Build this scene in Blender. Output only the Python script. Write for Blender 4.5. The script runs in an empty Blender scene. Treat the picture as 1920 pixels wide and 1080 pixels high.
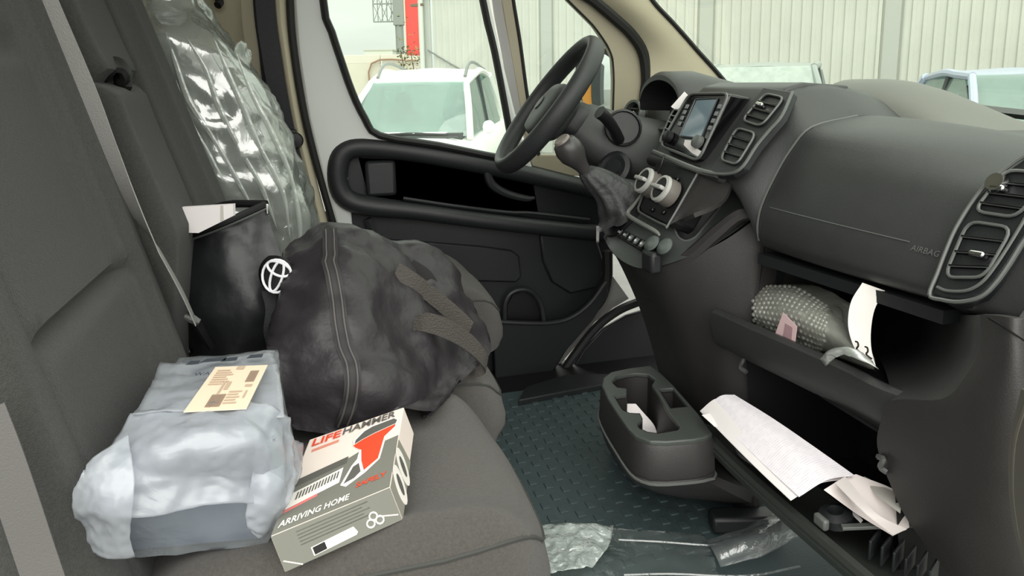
import bpy, bmesh, math, random
import numpy as np
from mathutils import Vector, noise as mnoise
random.seed(7)
scn = bpy.context.scene
COL = scn.collection
# ---------------------------------------------------------------- camera
# van frame: X forward, Y towards the driver's (left) side, Z up, cab floor at Z=0
F = 1350.0; PX, PY = 960.0, 390.0
CAM = np.array([.22, -1.6, 1.04])
yaw = math.radians(15); pitch = math.atan(240/1350); roll = math.radians(-1.0)
_f0 = np.array([math.sin(yaw), math.cos(yaw), 0]); _r0 = np.array([math.cos(yaw), -math.sin(yaw), 0]); _z = np.array([0, 0, 1.])
cf = _f0*math.cos(pitch) - _z*math.sin(pitch); _u = _f0*math.sin(pitch) + _z*math.cos(pitch)
cr_ = _r0*math.cos(roll) + _u*math.sin(roll); cu = _u*math.cos(roll) - _r0*math.sin(roll)
cam = bpy.data.cameras.new('camera'); camo = bpy.data.objects.new('camera', cam); COL.objects.link(camo)
cam.sensor_width = 36; cam.lens = F/1920*36; cam.shift_y = -(540-PY)/1920; cam.clip_start = .02; cam.clip_end = 500
from mathutils import Matrix
camo.matrix_world = Matrix(((cr_[0], cu[0], -cf[0], CAM[0]), (cr_[1], cu[1], -cf[1], CAM[1]), (cr_[2], cu[2], -cf[2], CAM[2]), (0, 0, 0, 1)))
scn.camera = camo
# ---------------------------------------------------------------- world: overcast sky, soft sun through the cloud
scn.view_settings.view_transform = 'Standard'; scn.view_settings.look = 'None'
scn.view_settings.exposure = 0.40; scn.view_settings.gamma = 1; scn.view_settings.use_curve_mapping = False
w = bpy.data.worlds.new('sky'); scn.world = w; w.use_nodes = True
nt = w.node_tree; nt.nodes.clear()
tc = nt.nodes.new('ShaderNodeTexCoord'); sx = nt.nodes.new('ShaderNodeSeparateXYZ'); nt.links.new(tc.outputs['Generated'], sx.inputs[0])
cl = nt.nodes.new('ShaderNodeClamp'); nt.links.new(sx.outputs['Z'], cl.inputs[0])
ma = nt.nodes.new('ShaderNodeMath'); ma.operation = 'MULTIPLY_ADD'; nt.links.new(cl.outputs[0], ma.inputs[0]); ma.inputs[1].default_value = 2/3*1.9; ma.inputs[2].default_value = 1/3*2.1
nz = nt.nodes.new('ShaderNodeTexNoise'); nz.inputs['Scale'].default_value = 3.5; nz.inputs['Detail'].default_value = 4
mp = nt.nodes.new('ShaderNodeMapping'); mp.inputs['Scale'].default_value = (1, 1, 5); nt.links.new(tc.outputs['Generated'], mp.inputs[0]); nt.links.new(mp.outputs[0], nz.inputs[0])
mr = nt.nodes.new('ShaderNodeMapRange'); mr.inputs[1].default_value = .3; mr.inputs[2].default_value = .7; mr.inputs[3].default_value = .93; mr.inputs[4].default_value = 1.1; nt.links.new(nz.outputs[0], mr.inputs[0])
mm = nt.nodes.new('ShaderNodeMath'); mm.operation = 'MULTIPLY'; nt.links.new(ma.outputs[0], mm.inputs[0]); nt.links.new(mr.outputs[0], mm.inputs[1])
bg = nt.nodes.new('ShaderNodeBackground'); bg.inputs[0].default_value = (.97, 1.0, .92, 1); nt.links.new(mm.outputs[0], bg.inputs[1])
wo = nt.nodes.new('ShaderNodeOutputWorld'); nt.links.new(bg.outputs[0], wo.inputs[0])
sl = bpy.data.lights.new('sun', 'SUN'); sl.energy = 2.2; sl.angle = math.radians(75); sl.color = (1, .97, .93)
so = bpy.data.objects.new('sun', sl); COL.objects.link(so)
so.rotation_euler = Vector((.12, .8, -.62)).to_track_quat('-Z', 'Y').to_euler(); so.location = (0, -8, 8)

scn.cycles.transparent_max_bounces = 24
# ---------------------------------------------------------------- helpers
def ray(x, y): return cf + cr_*(x-PX)/F - cu*(y-PY)/F
def A(x, y, X=None, Y=None, Z=None, P=None):
    """point of the place seen at photo pixel (x, y) on the plane X=, Y=, Z= or P=(point, normal)"""
    d = ray(x, y)
    if P is not None:
        p0, n = np.array(P[0], float), np.array(P[1], float); t = ((p0-CAM) @ n)/(d @ n)
    else:
        t = (X-CAM[0])/d[0] if X is not None else (Y-CAM[1])/d[1] if Y is not None else (Z-CAM[2])/d[2]
    return CAM + d*t
def AD(x, y, dist): return CAM + ray(x, y)*dist
def lin(c):
    c = [v/255 for v in c]
    return tuple((v/12.92 if v <= .04045 else ((v+.055)/1.055)**2.4) for v in c)
MATS = {}
def mat(name, rgb, rough=.55, metal=0, bump=0, bscale=60, var=0, vscale=8, spec=.5, sheen=0, alpha=None, trans=0, aniso=None):
    if name in MATS: return MATS[name]
    m = bpy.data.materials.new(name); m.use_nodes = True; n = m.node_tree; b = n.nodes['Principled BSDF']
    c = lin(rgb)
    b.inputs['Roughness'].default_value = rough; b.inputs['Metallic'].default_value = metal
    b.inputs['Specular IOR Level'].default_value = spec
    if sheen: b.inputs['Sheen Weight'].default_value = sheen; b.inputs['Sheen Roughness'].default_value = .5
    t = n.nodes.new('ShaderNodeTexCoord')
    if var:
        z = n.nodes.new('ShaderNodeTexNoise'); z.inputs['Scale'].default_value = vscale; z.inputs['Detail'].default_value = 5
        n.links.new(t.outputs['Object'], z.inputs[0])
        r = n.nodes.new('ShaderNodeValToRGB'); r.color_ramp.elements[0].position = .3; r.color_ramp.elements[1].position = .7
        r.color_ramp.elements[0].color = (*[v*(1-var) for v in c], 1); r.color_ramp.elements[1].color = (*[min(1, v*(1+var)) for v in c], 1)
        n.links.new(z.outputs[0], r.inputs[0]); n.links.new(r.outputs[0], b.inputs['Base Color'])
    else: b.inputs['Base Color'].default_value = (*c, 1)
    if bump:
        z = n.nodes.new('ShaderNodeTexNoise'); z.inputs['Scale'].default_value = bscale; z.inputs['Detail'].default_value = 3
        n.links.new(t.outputs['Object'], z.inputs[0])
        if aniso:
            mpp = n.nodes.new('ShaderNodeMapping'); mpp.inputs['Scale'].default_value = aniso
            n.links.new(t.outputs['Object'], mpp.inputs[0]); n.links.new(mpp.outputs[0], z.inputs[0])
        bu = n.nodes.new('ShaderNodeBump'); bu.inputs['Strength'].default_value = bump; bu.inputs['Distance'].default_value = .01
        n.links.new(z.outputs[0], bu.inputs['Height']); n.links.new(bu.outputs[0], b.inputs['Normal'])
    MATS[name] = m; return m
def glassmat(name, tint, refl=.06, haze=0, hazecol=(200, 210, 205), rough=.0, bump=0, bscale=30):
    """thin clear sheet: transparent with a glossy reflection and a little milky scatter"""
    if name in MATS: return MATS[name]
    m = bpy.data.materials.new(name); m.use_nodes = True; n = m.node_tree; n.nodes.clear()
    tr = n.nodes.new('ShaderNodeBsdfTransparent'); tr.inputs[0].default_value = (*tint, 1)
    gl = n.nodes.new('ShaderNodeBsdfGlossy'); gl.inputs['Roughness'].default_value = rough
    fr = n.nodes.new('ShaderNodeLayerWeight'); fr.inputs[0].default_value = .5
    pw = n.nodes.new('ShaderNodeMath'); pw.operation = 'POWER'; pw.inputs[1].default_value = 4.0; n.links.new(fr.outputs['Facing'], pw.inputs[0])
    sc = n.nodes.new('ShaderNodeMath'); sc.operation = 'MULTIPLY_ADD'; sc.inputs[1].default_value = .7*(1-refl); sc.inputs[2].default_value = refl; sc.use_clamp = True; n.links.new(pw.outputs[0], sc.inputs[0])
    mx = n.nodes.new('ShaderNodeMixShader'); n.links.new(sc.outputs[0], mx.inputs[0]); n.links.new(gl.outputs[0], mx.inputs[2])
    last = tr
    t = n.nodes.new('ShaderNodeTexCoord')
    if haze:
        df = n.nodes.new('ShaderNodeBsdfDiffuse'); df.inputs[0].default_value = (*lin(hazecol), 1)
        tl = n.nodes.new('ShaderNodeBsdfTranslucent'); tl.inputs[0].default_value = (*lin(hazecol), 1)
        ad = n.nodes.new('ShaderNodeMixShader'); ad.inputs[0].default_value = .35; n.links.new(df.outputs[0], ad.inputs[1]); n.links.new(tl.outputs[0], ad.inputs[2])
        m2 = n.nodes.new('ShaderNodeMixShader'); n.links.new(tr.outputs[0], m2.inputs[1]); n.links.new(ad.outputs[0], m2.inputs[2])
        z = n.nodes.new('ShaderNodeTexNoise'); z.inputs['Scale'].default_value = 9; z.inputs['Detail'].default_value = 4; n.links.new(t.outputs['Object'], z.inputs[0])
        rr = n.nodes.new('ShaderNodeMapRange'); rr.inputs[1].default_value = .3; rr.inputs[2].default_value = .7; rr.inputs[3].default_value = max(0, haze*.75); rr.inputs[4].default_value = min(1, haze*1.25)
        n.links.new(z.outputs[0], rr.inputs[0]); n.links.new(rr.outputs[0], m2.inputs[0]); last = m2
        if bump:
            pass
    if bump:
        z2 = n.nodes.new('ShaderNodeTexNoise'); z2.inputs['Scale'].default_value = bscale; z2.inputs['Detail'].default_value = 4; z2.inputs['Distortion'].default_value = 1.5; n.links.new(t.outputs['Object'], z2.inputs[0])
        bu = n.nodes.new('ShaderNodeBump'); bu.inputs['Strength'].default_value = bump; bu.inputs['Distance'].default_value = .02; n.links.new(z2.outputs[0], bu.inputs['Height'])
        n.links.new(bu.outputs[0], gl.inputs['Normal'])
        n.links.new(bu.outputs[0], fr.inputs['Normal'])
    n.links.new(last.outputs[0], mx.inputs[1])
    o = n.nodes.new('ShaderNodeOutputMaterial'); n.links.new(mx.outputs[0], o.inputs[0])
    MATS[name] = m; return m

def thing(name, label, cat, loc=(0, 0, 0), group=None, kind=None):
    o = bpy.data.objects.new(name, None); COL.objects.link(o); o.location = Vector(tuple(float(v) for v in loc)); o.empty_display_size = .05
    o['label'] = label; o['category'] = cat
    if group: o['group'] = group
    if kind: o['kind'] = kind
    return o
def tag(o, label, cat, group=None, kind=None):
    o['label'] = label; o['category'] = cat
    if group: o['group'] = group
    if kind: o['kind'] = kind
    return o
def M(name, verts, faces, m, parent=None, smooth=True, angle=40, bevel=0, seg=2, subsurf=0):
    me = bpy.data.meshes.new(name)
    me.from_pydata([tuple(float(c) for c in v) for v in verts], [], [tuple(int(i) for i in f) for f in faces]); me.validate()
    bm = bmesh.new(); bm.from_mesh(me); bmesh.ops.recalc_face_normals(bm, faces=bm.faces); bm.to_mesh(me); bm.free()
    me.materials.append(m)
    if smooth:
        me.polygons.foreach_set('use_smooth', [True]*len(me.polygons)); me.set_sharp_from_angle(angle=math.radians(angle))
    o = bpy.data.objects.new(name, me); COL.objects.link(o)
    if parent is not None:
        o.parent = parent
        if parent.parent is None and parent.type == 'EMPTY': o.location = -parent.location    # meshes are written in van coordinates
    if bevel:
        b = o.modifiers.new('bevel', 'BEVEL'); b.width = bevel; b.segments = seg; b.limit_method = 'ANGLE'; b.angle_limit = math.radians(35)
    if subsurf:
        s = o.modifiers.new('sub', 'SUBSURF'); s.levels = subsurf; s.render_levels = subsurf
    return o
def crs(P, n, closed=False):
    P = np.asarray(P, float); k = len(P); out = []
    if k == 2 and not closed: return np.array([P[0]+(P[1]-P[0])*t for t in np.linspace(0, 1, n+1)])
    for i in range(k if closed else k-1):
        if closed: p0, p1, p2, p3 = P[(i-1) % k], P[i], P[(i+1) % k], P[(i+2) % k]
        else:
            p1, p2 = P[i], P[i+1]; p0 = P[i-1] if i > 0 else 2*p1-p2; p3 = P[i+2] if i+2 < k else 2*p2-p1
        for j in range(n):
            t = j/n
            out.append(.5*((2*p1)+(-p0+p2)*t+(2*p0-5*p1+4*p2-p3)*t*t+(-p0+3*p1-3*p2+p3)*t**3))
    if not closed: out.append(P[-1])
    return np.array(out)
def patch(ctrl, nr=4, nc=4):
    G = np.array(ctrl, float)
    G = np.stack([crs(G[:, j], nr) for j in range(G.shape[1])], 1)
    return np.stack([crs(G[i], nc) for i in range(G.shape[0])], 0)
def gnormals(G):
    du = np.gradient(G, axis=0); dv = np.gradient(G, axis=1); N = np.cross(du, dv)
    return N/(np.linalg.norm(N, axis=2, keepdims=True)+1e-12)
def gfaces(R, C, off=0, wrap=False):
    return [(off+i*C+j, off+i*C+(j+1) % C, off+(i+1)*C+(j+1) % C, off+(i+1)*C+j) for i in range(R-1) for j in range(C if wrap else C-1)]
def sheet(name, G, thick, m, parent=None, away=None, **kw):
    """surface grid G given real thickness; away = direction the thickness grows to (default: away from camera side normal)"""
    G = np.asarray(G, float); N = gnormals(G); R, C = G.shape[:2]
    if away is None:
        s = -np.sign(np.sum(N*(CAM-G), axis=2).mean()) or 1
        B = G + N*s*thick
    else: B = G + np.array(away, float)*thick
    V = np.concatenate([G.reshape(-1, 3), B.reshape(-1, 3)]); n = R*C
    f = gfaces(R, C) + gfaces(R, C, n)
    rim = [j for j in range(C)] + [i*C+C-1 for i in range(1, R)] + [(R-1)*C+j for j in range(C-2, -1, -1)] + [i*C for i in range(R-2, 0, -1)]
    f += [(rim[k], rim[(k+1) % len(rim)], n+rim[(k+1) % len(rim)], n+rim[k]) for k in range(len(rim))]
    return M(name, V, f, m, parent, **kw)
def loft(name, rings, m, parent=None, caps=True, **kw):
    R = len(rings); C = len(rings[0]); V = np.concatenate([np.asarray(r, float) for r in rings])
    f = gfaces(R, C, 0, True)
    if caps: f += [tuple(range(C)), tuple((R-1)*C+j for j in range(C))]
    return M(name, V, f, m, parent, **kw)
def prism(name, pts, vec, m, parent=None, **kw):
    P = np.array(pts, float); v = np.array(vec, float); n = len(P)
    return M(name, np.concatenate([P, P+v]), [tuple(range(n)), tuple(range(n, 2*n))]+[(i, (i+1) % n, n+(i+1) % n, n+i) for i in range(n)], m, parent, **kw)
def plate(name, outer, holes, vec, m, parent=None, **kw):
    """flat plate with holes, extruded by vec"""
    bm = bmesh.new(); es = []
    for lp in [outer]+list(holes):
        vs = [bm.verts.new(tuple(p)) for p in lp]; es += [bm.edges.new((vs[i], vs[(i+1) % len(vs)])) for i in range(len(vs))]
    bmesh.ops.triangle_fill(bm, use_beauty=True, use_dissolve=False, edges=es)
    r = bmesh.ops.extrude_face_region(bm, geom=bm.faces[:])
    bmesh.ops.translate(bm, verts=[g for g in r['geom'] if isinstance(g, bmesh.types.BMVert)], vec=tuple(float(c) for c in vec))
    bm.verts.index_update()
    V = [v.co[:] for v in bm.verts]; f = [[v.index for v in fc.verts] for fc in bm.faces]; bm.free()
    return M(name, V, f, m, parent, **kw)
def box(name, c, s, m, parent=None, ax=None, bevel=.004, **kw):
    """box with centre c, full size s, axes ax (3 unit vectors)"""
    ax = np.eye(3) if ax is None else np.array(ax, float); c = np.array(c, float); h = np.array(s, float)/2
    V = [c+ax[0]*h[0]*i+ax[1]*h[1]*j+ax[2]*h[2]*k for i in (-1, 1) for j in (-1, 1) for k in (-1, 1)]
    return M(name, V, [(0, 1, 3, 2), (4, 5, 7, 6), (0, 1, 5, 4), (2, 3, 7, 6), (0, 2, 6, 4), (1, 3, 7, 5)], m, parent, bevel=bevel, **kw)
def tube(name, pts, r, m, parent=None, n=10, sub=4, closed=False, ry=None, up=None, **kw):
    """smooth tube through pts; r, ry radii (scalar or per point) across / along up"""
    P = crs(pts, sub, closed); k = len(P)
    rr = np.full(k, r) if np.isscalar(r) else np.interp(np.linspace(0, 1, k), np.linspace(0, 1, len(r)), r)
    r2 = rr if ry is None else (np.full(k, ry) if np.isscalar(ry) else np.interp(np.linspace(0, 1, k), np.linspace(0, 1, len(ry)), ry))
    T = np.gradient(P, axis=0)
    if closed: T = np.roll(P, -1, 0)-np.roll(P, 1, 0)
    T /= np.linalg.norm(T, axis=1, keepdims=True)+1e-12
    rings = []; U = np.array(up, float) if up is not None else (np.array([0, 0, 1.]) if abs(T[0][2]) < .9 else np.array([1., 0, 0]))
    for i in range(k):
        if up is not None: U = np.array(up, float)
        U = U - T[i]*(U @ T[i]); U /= np.linalg.norm(U)+1e-12; W = np.cross(T[i], U)
        rings.append([P[i]+W*math.cos(a)*rr[i]+U*math.sin(a)*r2[i] for a in np.linspace(0, 2*math.pi, n, endpoint=False)])
    if closed: rings.append(rings[0]); return loft(name, rings, m, parent, caps=False, **kw)
    return loft(name, rings, m, parent, **kw)
def strap(name, pts, wd, thick, wdir, m, parent=None, sub=6, **kw):
    """flat band through pts, width wd (scalar or list) along wdir (vector or list of vectors)"""
    P = crs(pts, sub); k = len(P)
    W = np.array(wdir, float)
    W = np.tile(W, (k, 1)) if W.ndim == 1 else np.stack([np.interp(np.linspace(0, 1, k), np.linspace(0, 1, len(W)), W[:, c]) for c in range(3)], 1)
    W /= np.linalg.norm(W, axis=1, keepdims=True)
    ww = np.full(k, wd) if np.isscalar(wd) else np.interp(np.linspace(0, 1, k), np.linspace(0, 1, len(wd)), wd)
    G = np.stack([P-W*ww[:, None]/2, P, P+W*ww[:, None]/2], 1)
    return sheet(name, G, thick, m, parent, **kw)
def lathe(name, prof, c, axis, m, parent=None, n=24, **kw):
    """profile [(r, h)] about axis through c"""
    ax = np.array(axis, float); ax /= np.linalg.norm(ax); t = np.array([1, 0, 0]) if abs(ax[0]) < .9 else np.array([0, 1, 0])
    e1 = np.cross(ax, t); e1 /= np.linalg.norm(e1); e2 = np.cross(ax, e1); c = np.array(c, float)
    return loft(name, [[c+ax*h+(e1*math.cos(a)+e2*math.sin(a))*max(r, 1e-4) for a in np.linspace(0, 2*math.pi, n, endpoint=False)] for r, h in prof], m, parent, **kw)
def nz3(p, s, o=0): return mnoise.noise(Vector((p[0]*s+o, p[1]*s+o*1.7, p[2]*s-o)))
def ridge(p, s, o=0): return 1-2*abs(nz3(p, s, o))
def crumple(G, amp, s, o=0, oct=3, ridged=True):
    """push a grid in and out along its normals like creased cloth or film"""
    N = gnormals(G); H = np.zeros(G.shape[:2])
    for i in range(G.shape[0]):
        for j in range(G.shape[1]):
            p = G[i, j]; h = 0; a = 1; q = s
            for k in range(oct):
                h += a*((ridge(p, q, o+k*11)) if ridged else nz3(p, q, o+k*11)); a *= .5; q *= 2.1
            H[i, j] = h
    return G + N*(H*amp)[..., None]
def pillow(name, front, depth, m, parent=None, amp=0, s=8, o=0, direction=(0, 1, 0), ridged=True, **kw):
    """closed soft body: front surface grid, back surface bulging by depth along direction, meeting at the outline"""
    G = np.asarray(front, float); R, C = G.shape[:2]
    if amp: 
        W = np.minimum.outer(np.minimum(np.arange(R), R-1-np.arange(R)), np.full(C, 9)).astype(float); W2 = np.minimum(np.arange(C), C-1-np.arange(C))
        wgt = np.clip(np.minimum(W, W2[None, :])/3+.35, 0, 1)
        G = G + (crumple(G, amp, s, o, ridged=ridged)-G)*wgt[..., None]
    u = np.linspace(0, 1, R)[:, None]; v = np.linspace(0, 1, C)[None, :]
    b = (np.clip(1-(2*u-1)**4, 0, 1)*np.clip(1-(2*v-1)**4, 0, 1))**.5
    B = G + np.array(direction, float)*depth*b[..., None]
    V = np.concatenate([G.reshape(-1, 3), B.reshape(-1, 3)]); n = R*C
    def idx(i, j): return i*C+j if i in (0, R-1) or j in (0, C-1) else n+i*C+j
    f = gfaces(R, C)+[(idx(i, j), idx(i, j+1), idx(i+1, j+1), idx(i+1, j)) for i in range(R-1) for j in range(C-1)]
    used = sorted({i for t in f for i in t}); mp_ = {a: k for k, a in enumerate(used)}
    return M(name, V[used], [tuple(mp_[i] for i in t) for t in f], m, parent, **kw)
def text(name, s, org, ux, uy, size, m, parent=None, lift=.0006, shear=0, bold=0, width=None, align='LEFT'):
    """raised flat lettering: baseline start org, unit vectors ux (reading) and uy (up)"""
    cu_ = bpy.data.curves.new(name, 'FONT'); cu_.body = s; cu_.size = 1; cu_.shear = shear; cu_.offset = bold; cu_.resolution_u = 2
    t = bpy.data.objects.new(name, cu_); COL.objects.link(t)
    dg = bpy.context.evaluated_depsgraph_get(); me = bpy.data.meshes.new_from_object(t.evaluated_get(dg))
    V = np.array([v.co[:] for v in me.vertices]); Fc = [tuple(p.vertices) for p in me.polygons]
    bpy.data.objects.remove(t); bpy.data.curves.remove(cu_); bpy.data.meshes.remove(me)
    V[:, 0] -= V[:, 0].min()
    kx = size if width is None else width/V[:, 0].max()
    if align == 'CENTER': V[:, 0] -= V[:, 0].max()/2
    ux, uy = np.array(ux, float), np.array(uy, float); nn = np.cross(ux, uy); nn /= np.linalg.norm(nn)
    W = np.array(org, float)+V[:, :1]*kx*ux+V[:, 1:2]*size*uy+nn*lift
    return M(name, W, Fc, m, parent, smooth=False)
def unit(v): v = np.array(v, float); return v/np.linalg.norm(v)
# ---------------------------------------------------------------- materials
plastic = mat('dash_plastic', (50, 51, 51), .46, bump=.12, bscale=500, var=.06, vscale=30)
plastic_d = mat('dark_plastic', (30, 32, 34), .46, bump=.1, bscale=500)
plastic_w = mat('warm_grey_plastic', (48, 46, 46), .52, bump=.14, bscale=450, var=.05, vscale=20)
black = mat('black_plastic', (20, 20, 22), .45)
gloss = mat('gloss_black', (14, 14, 16), .12)
rubber = mat('black_rubber', (24, 24, 23), .6)
trimline = mat('satin_grey_trim', (92, 94, 92), .38)
chrome = mat('chrome', (210, 210, 210), .18, 1)
beige = mat('beige_trim', (194, 186, 162), .7, bump=.08, bscale=300, var=.03)
beige_d = mat('taupe_trim', (164, 156, 136), .7, bump=.08, bscale=300, var=.03)
white_paint = mat('white_paint', (226, 229, 226), .3, spec=.5)
silver = mat('silver_paint', (160, 158, 156), .35)
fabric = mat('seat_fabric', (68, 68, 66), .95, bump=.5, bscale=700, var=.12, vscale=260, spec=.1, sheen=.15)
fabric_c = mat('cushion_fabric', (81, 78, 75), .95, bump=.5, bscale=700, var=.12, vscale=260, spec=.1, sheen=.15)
thread = mat('seam_piping', (62, 62, 60), .9)
webbing = mat('belt_webbing', (150, 149, 146), .5, bump=.3, bscale=500, spec=.35)
webbing_d = mat('dark_webbing', (46, 47, 50), .7, bump=.3, bscale=400)
paper = mat('paper_white', (238, 232, 232), .8)
glass = glassmat('window_glass', (.93, .975, .94), .05)
bagcloth = mat('bag_cloth', (46, 43, 46), .46, bump=.25, bscale=40, var=.1, vscale=5, spec=.4)
coolcloth = mat('cool_bag_cloth', (36, 37, 39), .4, bump=.2, bscale=25, spec=.5)
rubmat = mat('mat_rubber', (66, 80, 82), .62, bump=.15, bscale=200, var=.08, vscale=12)

# ---------------------------------------------------------------- setting: ground and cab shell
asphalt = mat('asphalt', (120, 120, 116), .9, bump=.3, bscale=40, var=.15, vscale=3)
tag(M('ground', [(-60, -40, -.52), (90, -40, -.52), (90, 120, -.52), (-60, 120, -.52), (-60, -40, -.6), (90, -40, -.6), (90, 120, -.6), (-60, 120, -.6)],
      [(0, 1, 2, 3), (4, 5, 6, 7), (0, 1, 5, 4), (1, 2, 6, 5), (2, 3, 7, 6), (3, 0, 4, 7)], asphalt, smooth=False), 'grey asphalt of the parking yard outside the cab', 'ground', kind='structure')
tag(prism('floor', [(-.5, -.62, -.012), (1.62, -.62, -.012), (1.62, .86, -.012), (-.5, .86, -.012)], (0, 0, -.04), black, smooth=False), 'black cab floor under the rubber mat', 'floor', kind='structure')
tag(box('ceiling', (.25, 0, 1.74), (1.5, 1.72, .04), mat('headliner', (205, 200, 185), .9), bevel=.01), 'pale cloth headliner over the cab', 'ceiling', kind='structure')
tag(box('wall_back', (-.5, 0, .82), (.03, 1.72, 1.8), beige, bevel=.005), 'beige bulkhead panel behind the seats', 'wall', kind='structure')
# side wall behind the B-pillar
wl = thing('wall_left', 'beige side lining between bulkhead and driver door pillar', 'wall', (-.2, .9, 0), kind='structure')
prism('lining_panel', [(-.49, .87, 0), (.16, .87, 0), (.1, .80, 1.7), (-.49, .80, 1.7)], (0, .03, 0), beige, wl)
tube('coat_hook', [A(404, -14, Y=.78), A(410, -2, Y=.775), A(412, 5, Y=.77), A(408, 10, Y=.76)], .012, black, wl, n=8)
# B-pillar: dark belt cover, beige cover strip, door seal
def yl(z): return .80-.10*(z-.5)        # inner face of the left body side leans inward with height
def AL(x, y, off=0):
    return A(x, y, P=((0, .80-off, .5), unit((0, 1, .10))))
pil = thing('trim_1', 'beige door pillar cover with black belt channel behind driver seat', 'pillar', AL(600, 470), kind='structure')
def band(name, L, R, m, parent, off=0, bulge=.0, thick=.02, **kw):
    a = crs([AL(x, y, off) for x, y in L], 5); b = crs([AL(x, y, off) for x, y in R], 5)
    G = np.stack([a*(1-t)+b*t+np.array([0, -bulge*math.sin(math.pi*t), 0]) for t in np.linspace(0, 1, 7)], 1)
    return sheet(name, G, thick, m, parent, away=(0, 1, 0), **kw)
band('taupe_panel', [(448, -260), (452, 0), (462, 100), (480, 220), (520, 420), (540, 560)], [(462, -260), (474, 0), (486, 100), (500, 220), (545, 420), (560, 560)], beige_d, pil, .0)
band('belt_channel', [(462, -260), (474, 0), (486, 100), (500, 220), (530, 380), (560, 540)], [(505, -260), (514, 0), (527, 100), (546, 220), (580, 400), (608, 560)], mat('belt_cover', (34, 37, 40), .6), pil, .012, .012)
band('pillar_cover', [(502, -260), (512, 0), (525, 100), (544, 220), (568, 330), (600, 470), (606, 520)], [(530, -260), (537, 0), (546, 100), (565, 220), (592, 330), (624, 455), (640, 520)], beige, pil, .014, .02)
tube('door_seal', [AL(538, -260, .02), AL(544, 0, .02), AL(552, 100, .02), AL(572, 220, .02), AL(602, 340, .02), AL(634, 452, .02), AL(650, 520, .02)], .0115, rubber, pil)
bl = thing('seat_belt', 'black driver seat belt hanging down the dark pillar channel', 'seat belt', AL(596, 560, .03))
strap('webbing', [AL(490, -200, .03), AL(497, 0, .03), AL(510, 110, .03), AL(532, 230, .03), AL(556, 330, .03), AL(585, 460, .03), AL(605, 545, .03)], .055, .0015, (1, 0, 0), webbing_d, bl)
lathe('guide_knob', [(.0, .0), (.024, .002), (.026, .012), (.022, .02), (0, .022)], AL(553, 263, .03), (0, -1, 0), black, bl)
box('guide_bracket', AL(538, 258, .038), (.06, .012, .05), black, bl)
tube('tongue', [AL(551, 285, .045), AL(554, 300, .045), AL(552, 310, .045)], .004, chrome, bl, n=6)

# driver's door
dr = thing('door_1', 'driver door with black moulded trim, white frame and open pocket', 'door', (.75, .86, 0), kind='structure')
hole = [(598, -260), (606, 0), (622, 60), (640, 115), (660, 172), (684, 222), (712, 254), (820, 272), (940, 296), (962, 292), (955, 245), (928, 100), (905, 0), (862, -260)]
outer = [(552, -300), (549, 0), (557, 100), (576, 220), (606, 340), (640, 455), (664, 455), (650, 300), (680, 276), (740, 274), (830, 288), (940, 312), (1004, 328), (975, 245), (940, 100), (918, 0), (880, -300)]
plate('window_frame', [AL(x, y, -.015) for x, y in outer], [[AL(x, y, -.015) for x, y in hole]], (0, .05, 0), white_paint, dr, bevel=.01)
prism('window_pane', [AL(x, y, -.045) for x, y in hole], (0, .004, 0), glass, dr, smooth=False)
tube('glass_seal', crs([AL(x, y, -.012) for x, y in hole], 1), .015, rubber, dr, sub=3, n=8, ry=.012)
skin = mat('door_trim', (30, 32, 35), .5, bump=.1, bscale=400)
skin_l = mat('door_trim_ledge', (40, 42, 44), .45, bump=.1, bscale=400)
dp = lambda x, y, Y=.80: A(x, y, Y=Y)
prism('trim_panel', [dp(*p, .838) for p in [(622, 275), (650, 262), (760, 275), (940, 305), (1115, 345), (1150, 430), (1150, 520), (1118, 580), (1050, 660), (1010, 735), (960, 760), (800, 640), (700, 560), (652, 430)]], (0, .03, 0), skin, dr, bevel=.006)
tube('grab_ledge', [dp(*p) for p in [(1135, 362), (1060, 344), (940, 316), (850, 298), (760, 283), (680, 275), (648, 282), (634, 305), (634, 345), (650, 373), (690, 386), (780, 396), (900, 412), (1020, 426), (1135, 438)]],
     [.03]*2+[.033]*3+[.036]*3+[.034]*3+[.03]*4, skin_l, dr, n=12)
top = crs([dp(*p, .80) for p in [(625, 262), (655, 256), (730, 262), (820, 277), (940, 303), (1050, 330), (1135, 352)]], 4)
sheet('sill_ledge', np.stack([top, top+np.array([0, .03, .012]), top+np.array([0, .075, .010])], 1), .012, skin_l, dr, away=(0, 0, -1))
box('storage_divider', dp(714, 334, .818), (.10, .03, .12), skin_l, dr, bevel=.012)
prism('storage_back', [dp(*p, .838) for p in [(672, 296), (760, 300), (900, 325), (1000, 345), (1010, 405), (760, 378), (690, 366)]], (0, .006, 0), skin, dr)
tube('pull_handle', [dp(*p, .79) for p in [(912, 318), (922, 345), (948, 362), (985, 372), (1002, 371)]], [.014, .016, .014, .012, .006], skin_l, dr, n=8)
tube('tray_edge', [dp(*p, .79) for p in [(756, 372), (850, 386), (950, 398), (1000, 400), (1105, 412)]], .007, skin, dr, n=6)
prism('upper_insert', [dp(*p, .822) for p in [(655, 440), (700, 446), (900, 462), (960, 470), (974, 480), (978, 520), (968, 530), (900, 528), (760, 540), (690, 520)]], (0, .02, 0), skin, dr, bevel=.006)
tube('rear_rib', [dp(*p, .815) for p in [(690, 410), (700, 440), (715, 480)]], .014, skin_l, dr, n=6)
prism('speaker_panel', [dp(*p, .82) for p in [(1012, 440), (1120, 448), (1136, 500), (1120, 540), (1070, 552), (1035, 530), (1018, 490)]], (0, .02, 0), skin, dr, bevel=.008)
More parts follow.
